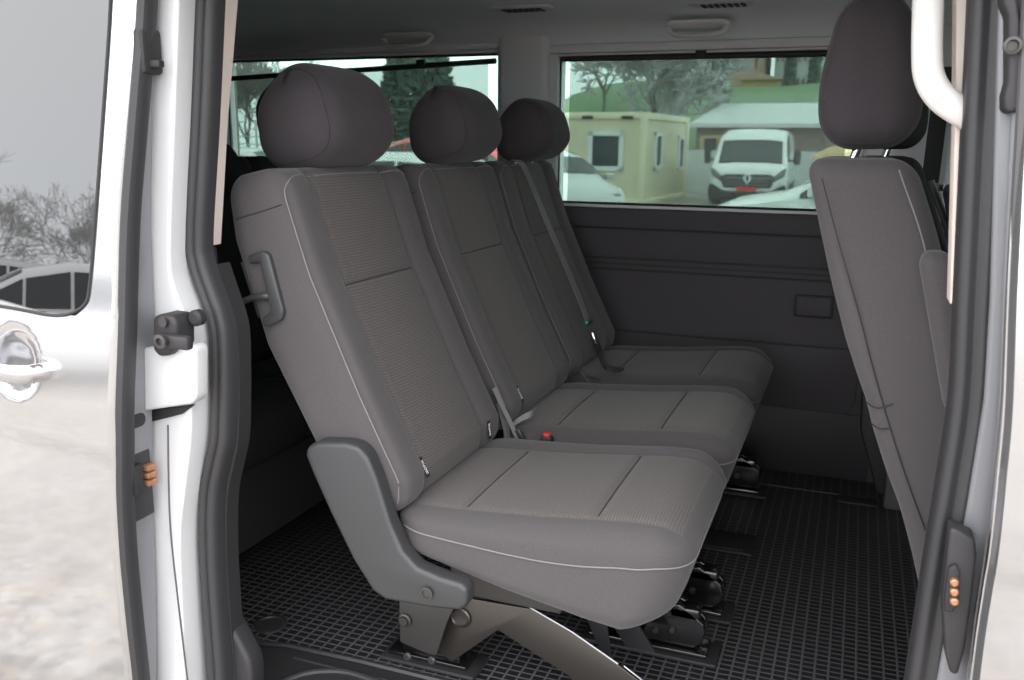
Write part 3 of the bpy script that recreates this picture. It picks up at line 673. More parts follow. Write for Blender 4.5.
bm = B(); prism(bm, xz([(152, 318), (158, 314), (172, 316), (176, 324), (176, 348), (168, 356), (158, 357), (152, 350)], 1.07), 1.07, 1.115, .006); hg = obj('hinge_bracket', bm, 'dplastic', cp, 'black hinge bracket')
bm = B(); box(bm, -.012, .055, -.010, .006, -.011, .011, .005); bm.transform(Matrix.Translation(at(163, 340, 1.062))); obj('hinge_arm', bm, 'dplastic', hg)
bm = B(); lathe(bm, [(.011, 0), (.011, -.006), (.006, -.007), (.005, -.002), (.0001, -.002)], at(162, 341, 1.05), 'Y', 18); lathe(bm, [(.008, 0), (.008, -.004), (.0001, -.004)], at(164, 322, 1.068), 'Y', 14); obj('hinge_bolt', bm, 'steelgrey', hg)
bm = B(); lathe(bm, [(.013, 0), (.013, -.012), (.008, -.016), (.0001, -.016)], at(200, 317, 1.11), 'Y', 18); lathe(bm, [(.006, 0), (.006, -.004), (.0001, -.004)], at(202, 371, 1.112), 'Y', 14); obj('rubber_buffer', bm, 'rubber2', cp, 'black rubber buffer')
# aperture seal, rear side
sealp = [(214, -120), (209, 0), (204, 120), (198, 235), (201, 265), (210, 292), (218, 316), (222, 345), (222, 430), (217, 460), (211, 492), (210, 540), (213, 600), (219, 680), (223, 760)]
pts = catmull([at(a, b, 1.165) for a, b in sealp], 6)
bm = B(); sec = [(-.017, .004), (-.017, -.006), (-.0145, -.013), (-.009, -.015), (-.004, -.012), (-.001, -.008), (.002, -.012), (.007, -.016), (.013, -.014), (.017, -.007), (.018, .002), (.018, .016), (-.016, .016)]
tube(bm, pts, 0, sec=sec, up=(0, 1, 0)); seal = obj('door_seal', bm, 'rubber', cp, 'black rubber door seal', sharp=80)
pts = catmull([at(a, b, 1.20) for a, b in [(x+16, y) for x, y in sealp if y > 240]], 6)
bm = B(); tube(bm, pts, 0, sec=[(-.011, -.012), (0, -.019), (.011, -.012), (.011, .02), (-.011, .02)], up=(0, 1, 0)); obj('seal_lip', bm, 'rubber2', cp, 'matt black inner seal lip')

# open sliding door, slid back over the quarter
EL = [(140, -120), (137, 0), (128, 120), (120, 225), (117, 340), (115, 440), (115, 490), (119, 560), (125, 620), (133, 690), (140, 760)]   # outer skin front edge
YO = 1.015
def skin(z):
    if z > .62: return YO+.092*(z-.62)-.02*math.exp(-(z-.62)/.12)*(z-.62)
    return YO+.12*(.62-z)**2
def at_skin(px, py):
    Y = YO
    for _ in range(8): p = at(px, py, Y); Y = skin(p.z)
    return at(px, py, Y)
sk = catmull([at_skin(a, b) for a, b in EL], 4)
zs = [p.z for p in sk]; xe = [p.x for p in sk]; tab = sorted(zip(zs, xe))
wc = [(114, -120), (111, 0), (103, 120), (94, 240), (90, 285), (86, 303), (72, 313), (50, 315), (0, 306), (-120, 290)]
wl = [at_skin(a, b) for a, b in wc]
wtab = sorted((p.z, p.x) for p in wl[:5])
Zw0 = wl[6].z
bm = B(); g = {}
nz = 90; zlo, zhi = -.42, 1.36
def dyprof(x, z):       # outer face with swage line and handle cup
    y = skin(z)
    zc = interp([(-2.3, .70), (-1.30, .555), (-1.05, .535)], x)
    y += .004*(1-sm(-.010, .010, z-zc))*(1-sm(.0, .35, zc-z))
    d = ((x+1.255)/.052)**2+((z-.675)/.055)**2
    y += .013*(1-sm(.25, 1.15, d))
    return y
import itertools
xsn = [i/110 for i in range(111)]
for j in range(nz+1):
    z = lerp(zlo, zhi, j/nz); xr = interp(tab, z)
    for i, s in enumerate(xsn): x = lerp(-2.35, xr-.003, s**.6); g[i, j] = (x, dyprof(x, z)+.012*sm(.985, 1, s), z)
Wx0 = -2.22
def inwin(x, z):
    if z < .775 or z > 1.27 or x < Wx0: return False
    return True
door = bpy.data.objects.new('door_1', None)
# build body of the door as clean pieces: lower panel (curved), window surround
def sheet(bm, f, us, vs, th, mi=0, ymax=None):
    A = {}; Bk = {}
    for i, u in enumerate(us):
        for j, v in enumerate(vs):
            p = Vector(f(u, v)); A[i, j] = bm.verts.new(p); Bk[i, j] = bm.verts.new(p+Vector((0, th if ymax is None else max(.004, min(th, ymax-p.y)), 0)))
    for i in range(len(us)-1):
        for j in range(len(vs)-1):
            bm.faces.new((A[i, j], A[i+1, j], A[i+1, j+1], A[i, j+1])); bm.faces.new((Bk[i, j], Bk[i, j+1], Bk[i+1, j+1], Bk[i+1, j]))
    for i in range(len(us)-1):
        for j in (0, len(vs)-1): bm.faces.new((A[i, j], A[i+1, j], Bk[i+1, j], Bk[i, j]))
    for j in range(len(vs)-1):
        for i in (0, len(us)-1): bm.faces.new((A[i, j], A[i, j+1], Bk[i, j+1], Bk[i, j]))
    return bm
def rnd(x, xr): return .010*sm(xr-.010, xr, x)
low = B()
zb = lambda x: interp([(-2.35, .83), (-1.29, .775), (-1.20, .762), (-1.05, .762)], x)      # bottom of the window
def flow(u, v):
    s = u**.55; 
    z = lerp(zlo, .74, v); xr = interp(tab, z); x = lerp(-2.35, xr, s); z = lerp(zlo, zb(x)-.0, v) if v < 1 else zb(x)
    xr = interp(tab, z); x = lerp(-2.35, xr, s); return (x, dyprof(x, z)+rnd(x, xr), z)
sheet(low, flow, [i/140 for i in range(141)], [j/100 for j in range(101)], .012)
o = bpy.data.objects.new('door_1', mesh_from(low, 'door_1', 'paint', 50)); COL.objects.link(o); o['kind'] = 'structure'; door = o
# window surround right of the pane
def fsur(u, v):
    z = lerp(zb(-1.1), 1.36, v); xr = interp(tab, z); xl = interp(wtab, z)
    if z < .80: xl = lerp(xl, xl-.03, (1-(z-.762)/.038 if z > .762 else 1)**2)
    x = lerp(xl, xr, u); return (x, skin(z)+rnd(x, xr), z)
bm = B(); sheet(bm, fsur, [i/24 for i in range(25)], [j/60 for j in range(61)], .012); obj('window_surround', bm, 'paint', door, sharp=50)
bm = B(); sheet(bm, lambda u, v: (lerp(-2.35, interp(wtab, 1.3), u), skin(lerp(1.27, 1.36, v)), lerp(1.27, 1.36, v)), [0, .5, 1], [0, .5, 1], .012); obj('window_surround', bm, 'paint', door)
def fpane(u, v):
    xr = 0; z = lerp(.75, 1.29, v); x = lerp(-2.3, interp(wtab, z)+.002, u); z = max(z, zb(x)-.002); return (x, skin(z)+.0035, z)
bm = B(); sheet(bm, fpane, [i/30 for i in range(31)], [j/30 for j in range(31)], .004); obj('window_pane', bm, 'glassdark', door, 'dark tinted window pane reflecting bare bushes')
bm = B(); tube(bm, catmull([Vector((p.x, skin(p.z)-.0005, p.z)) for p in wl], 5), .0028, 6); obj('window_gasket', bm, 'rubber2', door)
# inner shell of the door, edge strip and seal
def edge_pts(dx, Y): return [(p.x+dx, Y+(skin(p.z)-YO), p.z) for p in sk]
bm = B()
def fin(u, v):
    z = lerp(sk[-1].z, 1.36, v); xr = interp(tab, z)-.004; xl = -2.35 if z < .74 else interp(wtab, max(z, .80))+.004
    return (lerp(xl, xr, u), skin(z)+.014, z)
sheet(bm, fin, [0, .5, 1], sorted([i/40 for i in range(41)]+[(.739-sk[-1].z)/(1.36-sk[-1].z), (.741-sk[-1].z)/(1.36-sk[-1].z)]), .07, ymax=1.108)
inner = obj('inner_shell', bm, 'paintgrey', door, 'grey painted inner edge')
bm = B(); tube(bm, edge_pts(.002, YO+.020), 0, sec=[(-.008, -.010), (-.002, -.018), (.006, -.014), (.010, -.004), (.007, .012), (-.010, .012)], up=(0, 1, 0)); obj('edge_seal', bm, 'rubber', door, 'black rubber edge seal')
# contact plate on the door edge
pc = at(142, 478, YO+.055); 
bm = B(); box(bm, -.003, .003, -.026, .026, -.072, .072, .003); bm.transform(Matrix.Translation(pc+Vector((-.006, .0, 0)))); pl = obj('contact_plate', bm, 'dplastic', door, 'black contact plate')
bm = B()
for k in range(3): box(bm, .0, .014, -.002+.0, .018, -.016+k*.013, -.006+k*.013, .002); 
bm.transform(Matrix.Translation(pc+Vector((-.004, .006, 0)))); obj('contact_pin', bm, 'copper', pl, 'copper contact pins')
bm = B(); box(bm, -.0, .010, -.022, -.002, -.024, .028, .003); bm.transform(Matrix.Translation(pc+Vector((-.003, .0, 0)))); obj('contact_socket', bm, 'rubber2', pl)
bm = B(); softbox(bm, (.004, .017, .011), (.003, .01, .01), .01, lambda q, p: at(139, 421, YO+.05)+q+Vector((-.004, 0, 0))); obj('guide_plug', bm, 'rubber2', door, 'black oval plug')
bm = B(); box(bm, -.02, .02, -.02, .02, -.035, .03, .006); bm.transform(Matrix.Translation(at(148, 50, 1.09)+Vector((-.01, 0, 0)))); box(bm, *[c for c in (0, 0, 0, 0, 0, 0)]) if False else None; lt = obj('latch_catch', bm, 'rubber2', door, 'black catch')
bm = B(); box(bm, 0, .022, -.006, .006, -.005, .005, .002); bm.transform(Matrix.Translation(at(150, 64, 1.085))); obj('latch_catch', bm, 'rubber2', door)
# outer handle
hz = .672
HX = -.022
pts = catmull([(-1.50, dyprof(-1.5, hz)-.004, hz+.012), (-1.47, dyprof(-1.4, hz)-.030, hz+.010), (-1.33, dyprof(-1.4, hz)-.040, hz), (-1.215, dyprof(-1.4, hz)-.034, hz-.004), (-1.192, dyprof(-1.165, hz)-.014, hz-.004), (-1.186, dyprof(-1.16, hz)+.008, hz-.004)], 6)
bm = B(); sec = [(math.cos(2*PI*k/14)*.009, math.sin(2*PI*k/14)*.015) for k in range(14)]
tube(bm, pts, 0, sec=sec, up=(0, 0, 1)); obj('door_handle', bm, 'paint', door, 'silver white pull handle')

# B pillar and front door on the right
bm = strip([(958, -120), (956, 0), (955, 125), (953, 200), (950, 305)], [(978, -120), (974, 0), (963, 150), (955, 303)], 1.20, 1.25, .003); struct('trim_8', bm, 'cream')
PL = [(982, -120), (976, 0), (966, 150), (957, 300), (950, 400), (938, 480), (925, 560), (907, 680), (900, 740)]
PR = [(1012, -120), (1008, 0), (1002, 150), (996, 300), (992, 380), (980, 450), (966, 520), (946, 640), (932, 740)]
mid = [((a[0]+b[0])/2, a[1]) for a, b in zip(PL, PR)]
bm = strip([(a+6, b) for a, b in PL], [(a+60, b) for a, b in PR], 1.19, 1.24, .004); bp_ = struct('trim_9', bm, 'paintgrey')
pts = catmull([at(a-3, b, 1.16) for a, b in mid], 5)
bm = B(); sec = [(-.020, .01), (-.020, -.006), (-.018, -.014), (-.012, -.020), (-.006, -.019), (-.001, -.014), (.003, -.014), (.008, -.020), (.013, -.020), (.017, -.013), (.018, -.004), (.018, .03), (-.020, .03)]
tube(bm, pts, 0, sec=sec, up=(0, 1, 0)); obj('door_seal', bm, 'rubber', bp_, 'black rubber door seal', sharp=80)
# painted pillar strip
bm = strip([(1003, -120), (998, 0), (994, 150), (990, 300), (984, 400), (968, 500), (950, 610), (937, 680), (925, 740)], [(1075, -120), (1060, 0), (1050, 300), (1035, 600), (1010, 740)], 1.135, 1.17, .006); obj('pillar_skin', bm, 'paintgrey', bp_, 'grey painted pillar face')
bm = B(); prism(bm, xz([(1004, -60), (1012, -40), (1021, 20), (1022, 60), (1020, 108), (1012, 114), (1004, 110), (1004, 95), (1008, 80), (1008, 15), (1002, 0)], 1.09), 1.09, 1.13, .004); stt = obj('striker_plate', bm, 'dplastic', bp_, 'black striker plate')
bm = B(); lathe(bm, [(.009, 0), (.009, -.006), (.006, -.007), (.005, -.002), (.0001, -.002)], at(1012, 46, 1.088), 'Y', 18); obj('striker_bolt', bm, 'steelgrey', stt)
bm = B(); prism(bm, xz([(950, 528), (958, 530), (975, 540), (977, 556), (972, 600), (965, 650), (958, 676), (950, 674), (945, 655), (942, 600)], 1.10), 1.10, 1.135, .005); pl = obj('contact_plate', bm, 'dplastic', bp_, 'black contact plate')
bm = B(); prism(bm, xz([(948, 568), (956, 564), (960, 572), (959, 602), (953, 612), (945, 612), (944, 600)], 1.094), 1.092, 1.102, .003); obj('contact_socket', bm, 'rubber2', pl)
for k in range(3):
    bm = B(); lathe(bm, [(.0048, 0), (.0048, -.006), (.003, -.008), (.0001, -.008)], at(954, 581+k*9.5, 1.092), 'Y', 12); obj('contact_pin', bm, 'copper', pl, 'copper contact pin')
# front door skin
FE = [(1034, -120), (1028, 0), (1022, 115), (1011, 300), (1006, 410), (999, 480), (990, 560), (978, 640), (971, 700), (963, 760)]
fe = catmull([at(a, b, 1.055) for a, b in FE], 4); ft = sorted((p.z, p.x) for p in fe)
def ffd(u, v):
    z = lerp(-.2, 1.33, v); xl = interp(ft, z); x = lerp(xl, 1.2, u**1.8)
    y = 1.055+(.06*(z-.62) if z > .62 else .13*(.62-z)**2)+.004*(1-sm(-.012, .012, z-.56))*(1-sm(0, .35, .56-z))
    return (x, y+.012*sm(.008, 0, x-xl), z)
bm = B(); sheet(bm, ffd, [i/60 for i in range(61)], [j/110 for j in range(111)], .03); fd = struct('door_2', bm, 'paint', 50)
bm = B(); tube(bm, [Vector((p.x+.006, 1.09, p.z)) for p in fe], .007, 8, up=(0, 1, 0)); obj('edge_seal', bm, 'lgplastic', fd)
def ffp(u, v):
    z = lerp(.80, 1.29, v); return (lerp(.36-.0*z, 1.12, u), ffd(0.5, 0)[1]*0+1.055+.06*(z-.62)-.0025, z)
bm = B(); sheet(bm, ffp, [i/8 for i in range(9)], [i/8 for i in range(9)], .002); obj('window_pane', bm, 'carglass', fd)
bm = B(); tube(bm, [ffp(0, 0), ffp(1, 0), ffp(1, 1), ffp(0, 1)], .005, 6, closed=True); obj('window_gasket', bm, 'rubber2', fd)
bm = B(); box(bm, -2.45, 1.25, 1.03, 1.09, 1.335, 1.50, .015); struct('trim_10', bm, 'paint')
# grab handle on the B pillar
hp = [at(a, b, 1.18) for a, b in ((960, -110), (940, -85), (928, -40), (928, 0), (927, 48), (929, 76), (940, 96), (960, 111), (985, 124))]
bm = B(); sec = [(math.cos(2*PI*k/16)*.0168, math.sin(2*PI*k/16)*.012) for k in range(16)]
tube(bm, catmull(hp, 6), 0, sec=sec, up=(0, 1, 0)); gh = obj('grab_handle', bm, 'white_pl'); tag(gh, 'big white grab handle on the pillar right of the doorway', 'handle')

# belts and trim by the far front pillar
bm = B(); ribbon(bm, catmull([(.19, 2.80, 1.25), (.185, 2.79, 1.0), (.18, 2.76, .75), (.20, 2.70, .5)], 5), (1, 0, 0), .045, .002); o = obj('seat_belt', bm, 'dplastic'); tag(o, 'dark front seat belt hanging down the far light grey pillar', 'seat belt')
bm = B(); box(bm, -.03, .03, -.012, .012, -.012, .012, .004); bm.transform(Matrix.Translation((.19, 2.775, .925))); obj('belt_tongue', bm, 'chrome', o)

# ceiling fittings
def ceil_handle(px, py, label, Y=2.72):
    c = at(px, py, Y); t = thing('grab_handle', label, 'handle', c, 'ceiling grab handles')
    n = Vector((0, -.35, -.94)).normalized()
    bm = B(); softbox(bm, (.092, .026, .008), (.025, .02, .006), .012, lambda q, p: c+Vector((q.x, q.y, q.z-.3*q.y*0-.35*q.y))); obj('recess', bm, 'lintrim', t)
    pts = catmull([c+Vector((-.085, -.004, -.002)), c+Vector((-.072, -.012, -.022)), c+Vector((-.04, -.018, -.030)), c+Vector((.04, -.018, -.030)), c+Vector((.072, -.012, -.022)), c+Vector((.085, -.004, -.002))], 5)
    bm = B(); tube(bm, pts, 0, sec=[(math.cos(2*PI*k/12)*.011, math.sin(2*PI*k/12)*.007) for k in range(12)], up=(0, 0, 1)); obj('grip', bm, 'lintrim', t)
ceil_handle(408, 37, 'folding grab handle above the first side window, left in the ceiling')
ceil_handle(698, 25, 'folding grab handle above the second side window, right of the other')
def vent(px, py, label, z=1.424):
    c = atz(px, py, z); t = thing('air_vent', label, 'air vent', c, 'ceiling air vents')
    bm = B(); softbox(bm, (.095, .042, .009), (.03, .02, .007), .012, lambda q, p: c+q+Vector((0, 0, -.0))); obj('housing', bm, 'lintrim', t)
    for k in range(7): bm = B(); box(bm, -.001+.018*k-.06+.006, .0115+.018*k-.06+.006, -.028, .028, -.0115, -.006, .001); bm.transform(Matrix.Translation(c)); obj('slat', bm, 'dplastic', t)
vent(522, 7, 'slatted air vent in the headliner near the light grey pillar')
vent(722, 2, 'slatted air vent in the headliner above the right grab handle')

# sun blinds of the far windows
def blind(x0, x1, z0l, z0r, zb_, label, hooks):
    t = thing('sun_blind', label, 'blind', ((x0+x1)/2, YW+.01, zb_), None)
    bm = B(); v = [bm.verts.new(p) for p in ((x0+.03, YW+.012, zb_), (x1-.03, YW+.012, zb_), (x1-.03, YW+.012, z0r), (x0+.03, YW+.012, z0l))]; f = bm.faces.new(v)
    ex = bmesh.ops.extrude_face_region(bm, geom=[f]); bmesh.ops.translate(bm, verts=[g_ for g_ in ex['geom'] if isinstance(g_, bmesh.types.BMVert)], vec=(0, .0008, 0))
    obj('netting', bm, 'blind', t, 'grey see-through netting')
    bm = B(); tube(bm, [(x0+.0, YW+.005, z0l), (x1-.0, YW+.005, z0r)], .0095, 10); obj('rail', bm, 'rubber2', t, 'black top rail')
    for hx_ in hooks:
        z = lerp(z0l, z0r, (hx_-x0)/(x1-x0)); bm = B(); box(bm, hx_-.016, hx_+.016, YW-.012, YW+.004, z-.002, z+.020, .004); obj('hook', bm, 'rubber2', t)
blind(-2.28, -1.175, 1.262, 1.303, .845, 'see-through sun blind in the far window left of the grey pillar', (-1.45, -1.9))
blind(-.945, -.02, 1.304, 1.300, .845, 'see-through sun blind in the far window looking at the white van', (-.49,))

# ------------------------------------------------------------------ outside
G = -.55
bm = B(); box(bm, -80, 80, -40, 120, G-.2, G); struct('ground', bm, 'ground').name = 'floor_outside'
def out(px, py, D): return at(px, py, D)

# cabin
def zc(px, py, D): return out(px, py, D).z
def win_unit(parent, c, ux, uz, w, h, nrm):
    """framed window lying on a wall: c centre, ux along the wall, nrm outward"""
    def P3(a, b, d): return c+ux*a+uz*b+nrm*d
    m_ = frame_mtx(c, ux, uz)
    sg = 1 if (m_.to_3x3() @ Vector((0, 0, 1))).dot(nrm) > 0 else -1
    bm = B(); f = .12
    for a0, a1, b0, b1 in ((-w/2, w/2, h/2-f, h/2), (-w/2, w/2, -h/2, -h/2+f), (-w/2, -w/2+f, -h/2, h/2), (w/2-f, w/2, -h/2, h/2)): box(bm, a0, a1, b0, b1, *sorted((0, .07*sg)))
    bm.transform(m_); wo = obj('window', bm, 'pvc', parent, 'white framed window')
    bm = B(); box(bm, -w/2+f, w/2-f, -h/2+f, h/2-f, *sorted((0, .03*sg))); bm.transform(m_); obj('pane', bm, 'pane', wo)
D = 24.0
k = out(645, 112, D); kz = Vector((0, 0, 1))
cab = thing('site_cabin', 'cream portable office cabin with white framed windows outside the van window', 'cabin', (k.x, k.y, G))
ztop = k.z
# left face runs to the left, right face recedes
lf = out(560, 116, D-1.5) - k; lf.z = 0; lf.normalize()
u1 = Vector((-1, .10, 0)).normalized(); 
q = out(686, 121, D); 
# choose receding direction so its far end shows at px 686
u2 = Vector((.06, 1, 0)).normalized(); u1 = Vector((-u2.y, u2.x, 0))
L1_, L2_ = 4.6, 2.4
for dd in [i*.1 for i in range(10, 90)]:
    p = k+u2*dd
    v = R.transposed() @ (p-CAM); pxx = CX+F*v.x/-v.z
    if pxx > 686: L2_ = dd; break
L2_ = min(max(L2_, 2.0), 8)
def quadbox(bm, o, a, la, b, lb, z0, z1, r=0, mi=0):
    pts = [o, o+a*la, o+a*la+b*lb, o+b*lb]; prism(bm, [(p.x, p.y) for p in pts], z0, z1, r, mi, 'Z')
bm = B(); quadbox(bm, k, u1, L1_, u2, L2_, G+.05, ztop-.12); obj('wall', bm, 'container', cab)
bm = B(); quadbox(bm, k-u1*.06-u2*.06, u1, L1_+.12, u2, L2_+.12, ztop-.18, ztop, .02)
for (a, b) in ((0, 0), (L1_, 0), (0, L2_), (L1_, L2_)): 
    o_ = k+u1*a+u2*b-u1*.09-u2*.09; quadbox(bm, o_, u1, .18, u2, .18, G, ztop, .02)
quadbox(bm, k-u1*.06-u2*.06, u1, L1_+.12, u2, L2_+.12, G, G+.15, .02); obj('edge_frame', bm, 'container2', cab, 'cream steel edge frame')
def on_face(px, py, axis_u, o, nrm): return onplane(px, py, o, nrm)
n1 = -u2; n2 = -u1
c = onplane(606, 151, k, n1); win_unit(cab, c, u1, kz, 1.0, 1.05, n1)
for px in (657, 680):
    c = onplane(px, 151 if px < 670 else 153, k, n2); win_unit(cab, c, u2, kz, .75, 1.05, n2)
for px in (588, 628):
    c = onplane(px, 117.5, k, n1); bm = B(); box(bm, -.16, .16, -.045, .045, -.01, .02, .01); bm.transform(frame_mtx(c+n1*.07, u1, kz)); obj('lift_slot', bm, 'carblack', cab)

# white delivery van
def delivery_van():
    t = thing('delivery_van', 'white high-roof delivery van facing us with black grille and red plate', 'van', (0, 0, 0))
    # local: front at y=0 facing -Y, body runs to +Y; width 2.07 (x), height 2.2
    st = [(0, .35, .62, .86, .92), (.06, .28, .85, .95, 1.0), (.22, .26, 1.02, 1.0, 1.08), (.50, .26, 1.10, 1.02, 1.13), (.78, .26, 1.14, 1.02, 1.46), (1.0, .26, 1.16, 1.02, 1.74), (1.3, .26, 1.18, 1.02, 1.96), (2.0, .26, 1.2, 1.02, 2.06), (5.2, .26, 1.2, 1.02, 2.06), (5.25, .3, 1.2, 1.0, 2.02)]
    bm = B(); bg = B(); rings = []
    for (y, z0, zbelt, w, zr) in st:
        wr = w*(.97-.10*max(0, (zr-zbelt))/.95)
        half = [(0, z0), (w*.92, z0), (w, z0+.12), (w*1.0, (z0+zbelt)/2), (w*.985, zbelt), (wr, max(zr-.12, zbelt+.005)), (wr*.86, zr-.01), (wr*.5, zr+.02), (0, zr+.03)]
        rings.append([Vector((a, y, b)) for a, b in half]+[Vector((-a, y, b)) for a, b in half[-2:0:-1]])
    for i in range(len(rings)-1):
        a, b = rings[i], rings[i+1]; n = len(a)
        for j in range(n):
            isg = (3 <= i <= 4 and j in (6, 7, 8, 9)) or (4 <= i <= 6 and j in (4, 11) )
            tgt = bg if isg else bm
            o_ = Vector((0, -.012, .008)) if isg else Vector((0, 0, 0))
            tgt.faces.new([tgt.verts.new(p+o_) for p in (a[j], a[(j+1) % n], b[(j+1) % n], b[j])])
            if isg: bm.faces.new([bm.verts.new(p) for p in (a[j], a[(j+1) % n], b[(j+1) % n], b[j])])
    bm.faces.new([bm.verts.new(p) for p in rings[0]]); bm.faces.new([bm.verts.new(p) for p in rings[-1]])
    for x_ in (bm, bg): bmesh.ops.remove_doubles(x_, verts=x_.verts, dist=.0005)
    body = obj('body', bm, 'vanwhite', t, sharp=45); obj('windscreen', bg, 'carglass', t, 'dark windscreen and side glass')
    bm = B(); prism(bm, [(-1.0, .18), (1.0, .18), (1.03, .42), (.98, .60), (.80, .52), (.62, .40), (-.62, .40), (-.80, .52), (-.98, .60), (-1.03, .42)], -.07, .12, .03); obj('bumper', bm, 'carblack', t, 'black lower bumper')
    bm = B(); prism(bm, [(-.62, .50), (.62, .50), (.72, .78), (.60, .86), (-.60, .86), (-.72, .78)], -.03, .1, .02); gr = obj('grille', bm, 'carblack', t, 'black grille')
    for kk in range(3): bm = B(); box(bm, -.6, .6, -.045, -.02, .565+kk*.085, .585+kk*.085, .004); obj('grille_bar', bm, 'rim', gr)
    bm = B()
    for pr_ in ([(0, .58), (.12, .76), (0, .94), (-.12, .76)],): 
        o_ = [(a, b) for a, b in pr_]; i_ = [(a*.5, .75+(b-.75)*.5) for a, b in pr_]
        for q_ in range(4): prism(bm, [o_[q_], o_[(q_+1) % 4], i_[(q_+1) % 4], i_[q_]], -.10, -.03)
    obj('badge', bm, 'pvc', gr, 'chrome diamond badge')
    bm = B(); box(bm, -.26, .26, -.09, -.06, .42, .53, .01); obj('number_plate', bm, 'plate', t, 'red number plate')
    for sg in (-1, 1):
        bm = B(); prism(bm, [(sg*.66, .66), (sg*.95, .80), (sg*.99, 1.02), (sg*.90, 1.0), (sg*.72, .84)], -.02, .16, .015); obj('headlamp', bm, 'lamp', t)
        bm = B(); softbox(bm, (.09, .06, .19), .04, .04, lambda q, p: Vector((sg*1.21+q.x, .95+q.y, 1.30+q.z))); tube(bm, [(sg*.98, 1.0, 1.22), (sg*1.2, .96, 1.22)], .03, 8); obj('mirror', bm, 'carblack', t, 'black door mirror')
        bm = B(); box(bm, sg*1.02-.015, sg*1.02+.015, .9, 5.0, .28, .55, .01); obj('side_moulding', bm, 'carblack', t)
        for y in (.85, 4.2):
            bm = B(); lathe(bm, [(.16, -.11), (.33, -.11), (.345, -.08), (.345, .08), (.33, .11), (.16, .11)], (sg*.90, y, .345), 'X', 26); wh = obj('wheel', bm, 'tyre', t)
            bm = B(); lathe(bm, [(.2, 0), (.19, .03*sg), (.0001, .035*sg)], (sg*1.01, y, .345), 'X', 16); obj('rim', bm, 'rim', wh)
    bm = B(); tube(bm, [(-.05, .47, 1.15), (.55, .62, 1.3)], .015, 5); tube(bm, [(-.75, .47, 1.13), (-.2, .60, 1.28)], .015, 5); obj('wiper', bm, 'carblack', t)
    return t
dv = delivery_van(); c = out(746, 200, 25.0); dv.location = (c.x, c.y, G); dv.rotation_euler.z = .03; 

# passenger cars
def car(label, paint, loc, rz, sc=1.0, name='car'):
    t = thing(name, label, 'car', (0, 0, 0)); L = 4.3
    st = [(0, .42, .62, .72, .66), (.08, .26, .82, .82, .90), (.35, .22, .92, .87, 1.18), (.75, .20, .95, .89, 1.40), (1.4, .20, .95, .90, 1.46), (2.1, .20, .94, .90, 1.45), (2.55, .20, .92, .90, 1.34), (3.05, .20, .89, .90, 1.02), (3.25, .2, .87, .90, .93), (3.8, .21, .78, .87, .84), (4.15, .24, .66, .80, .70), (4.3, .32, .52, .68, .56)]
    bm = B(); bg = B(); rings = []
    for (x, z0, zbelt, w, zr) in st:
        wr = w*(.95-.28*max(0, (zr-zbelt))/.5)
        half = [(0, z0), (w*.9, z0), (w*.98, z0+.1), (w, (z0+zbelt)/2), (w*.97, zbelt), (wr, max(zr-.08, zbelt+.01)), (wr*.85, zr-.01), (wr*.45, zr+.015), (0, zr+.02)]
        rings.append([Vector((x-L/2, a, b)) for a, b in half]+[Vector((x-L/2, -a, b)) for a, b in half[-2:0:-1]])
    for i in range(len(rings)-1):
        a, b = rings[i], rings[i+1]; n = len(a)
        for j in range(n):
            isg = (i in (6, ) and j in (6, 7, 8, 9)) or (i in (2,) and j in (6, 7, 8, 9)) or (2 <= i <= 6 and j in (4, 11))
            f = [a[j], a[(j+1) % n], b[(j+1) % n], b[j]]; bm.faces.new([bm.verts.new(p) for p in f])
            if isg:
                nn = (f[1]-f[0]).cross(f[3]-f[0]).normalized(); cc = sum(f, Vector())/4
                if nn.dot(cc-Vector((0, 0, .7))) < 0: nn = -nn
                bg.faces.new([bg.verts.new(lerp(p, cc, .06)+nn*.012) for p in f])
    bm.faces.new([bm.verts.new(p) for p in rings[0]]); bm.faces.new([bm.verts.new(p) for p in rings[-1]])
    bmesh.ops.remove_doubles(bm, verts=bm.verts, dist=.0005)
    obj('body', bm, paint, t, sharp=50); obj('window', bg, 'carglass', t)
    for sg in (-1, 1):
        bm = B(); softbox(bm, (.14, .13, .075), .05, .04, lambda q, p: Vector((1.90+q.x-.35*abs(q.y+sg*.0)*1.0, sg*.60+q.y, .64+q.z))); obj('headlamp', bm, 'lamp', t)
        bm = B(); softbox(bm, (.07, .08, .06), .03, .03, lambda q, p: Vector((.72+q.x, sg*.98+q.y, .98+q.z))); obj('mirror', bm, paint, t)
        for x in (-1.35, 1.25):
            bm = B(); lathe(bm, [(.14, -.10), (.30, -.10), (.315, -.07), (.315, .07), (.30, .10), (.14, .10)], (x, sg*.80, .315), 'Y', 24); wh = obj('wheel', bm, 'tyre', t)
            bm = B(); lathe(bm, [(.19, 0), (.18, .03*sg), (.0001, .035*sg)], (x, sg*.90, .315), 'Y', 16); obj('rim', bm, 'rim', wh)
    bm = B(); box(bm, 2.02, 2.14, -.5, .5, .36, .5, .03); obj('grille', bm, 'carblack', t)
    t.location = loc; t.rotation_euler.z = rz; t.scale = (sc,)*3
    return t
def gcar(px, D, label, paint, rz):
    c = out(px, 200, D); return car(label, paint, (c.x, c.y, G), rz)
gcar(550, 17.5, 'silver hatchback parked in front of the cream cabin', 'silvercar', math.radians(-52))
gcar(886, 12.0, 'white car whose bonnet pokes into the lower right of the far window', 'vanwhite', math.radians(178)).scale = (1.06, 1.06, 1.10)
gcar(424, 14.5, 'bright red car seen between the first and second headrest', 'redcar', math.radians(175)).scale = (1.1, 1.1, 1.16)
gcar(362, 10.0, 'white car in front of the bright red one', 'vanwhite', math.radians(185))
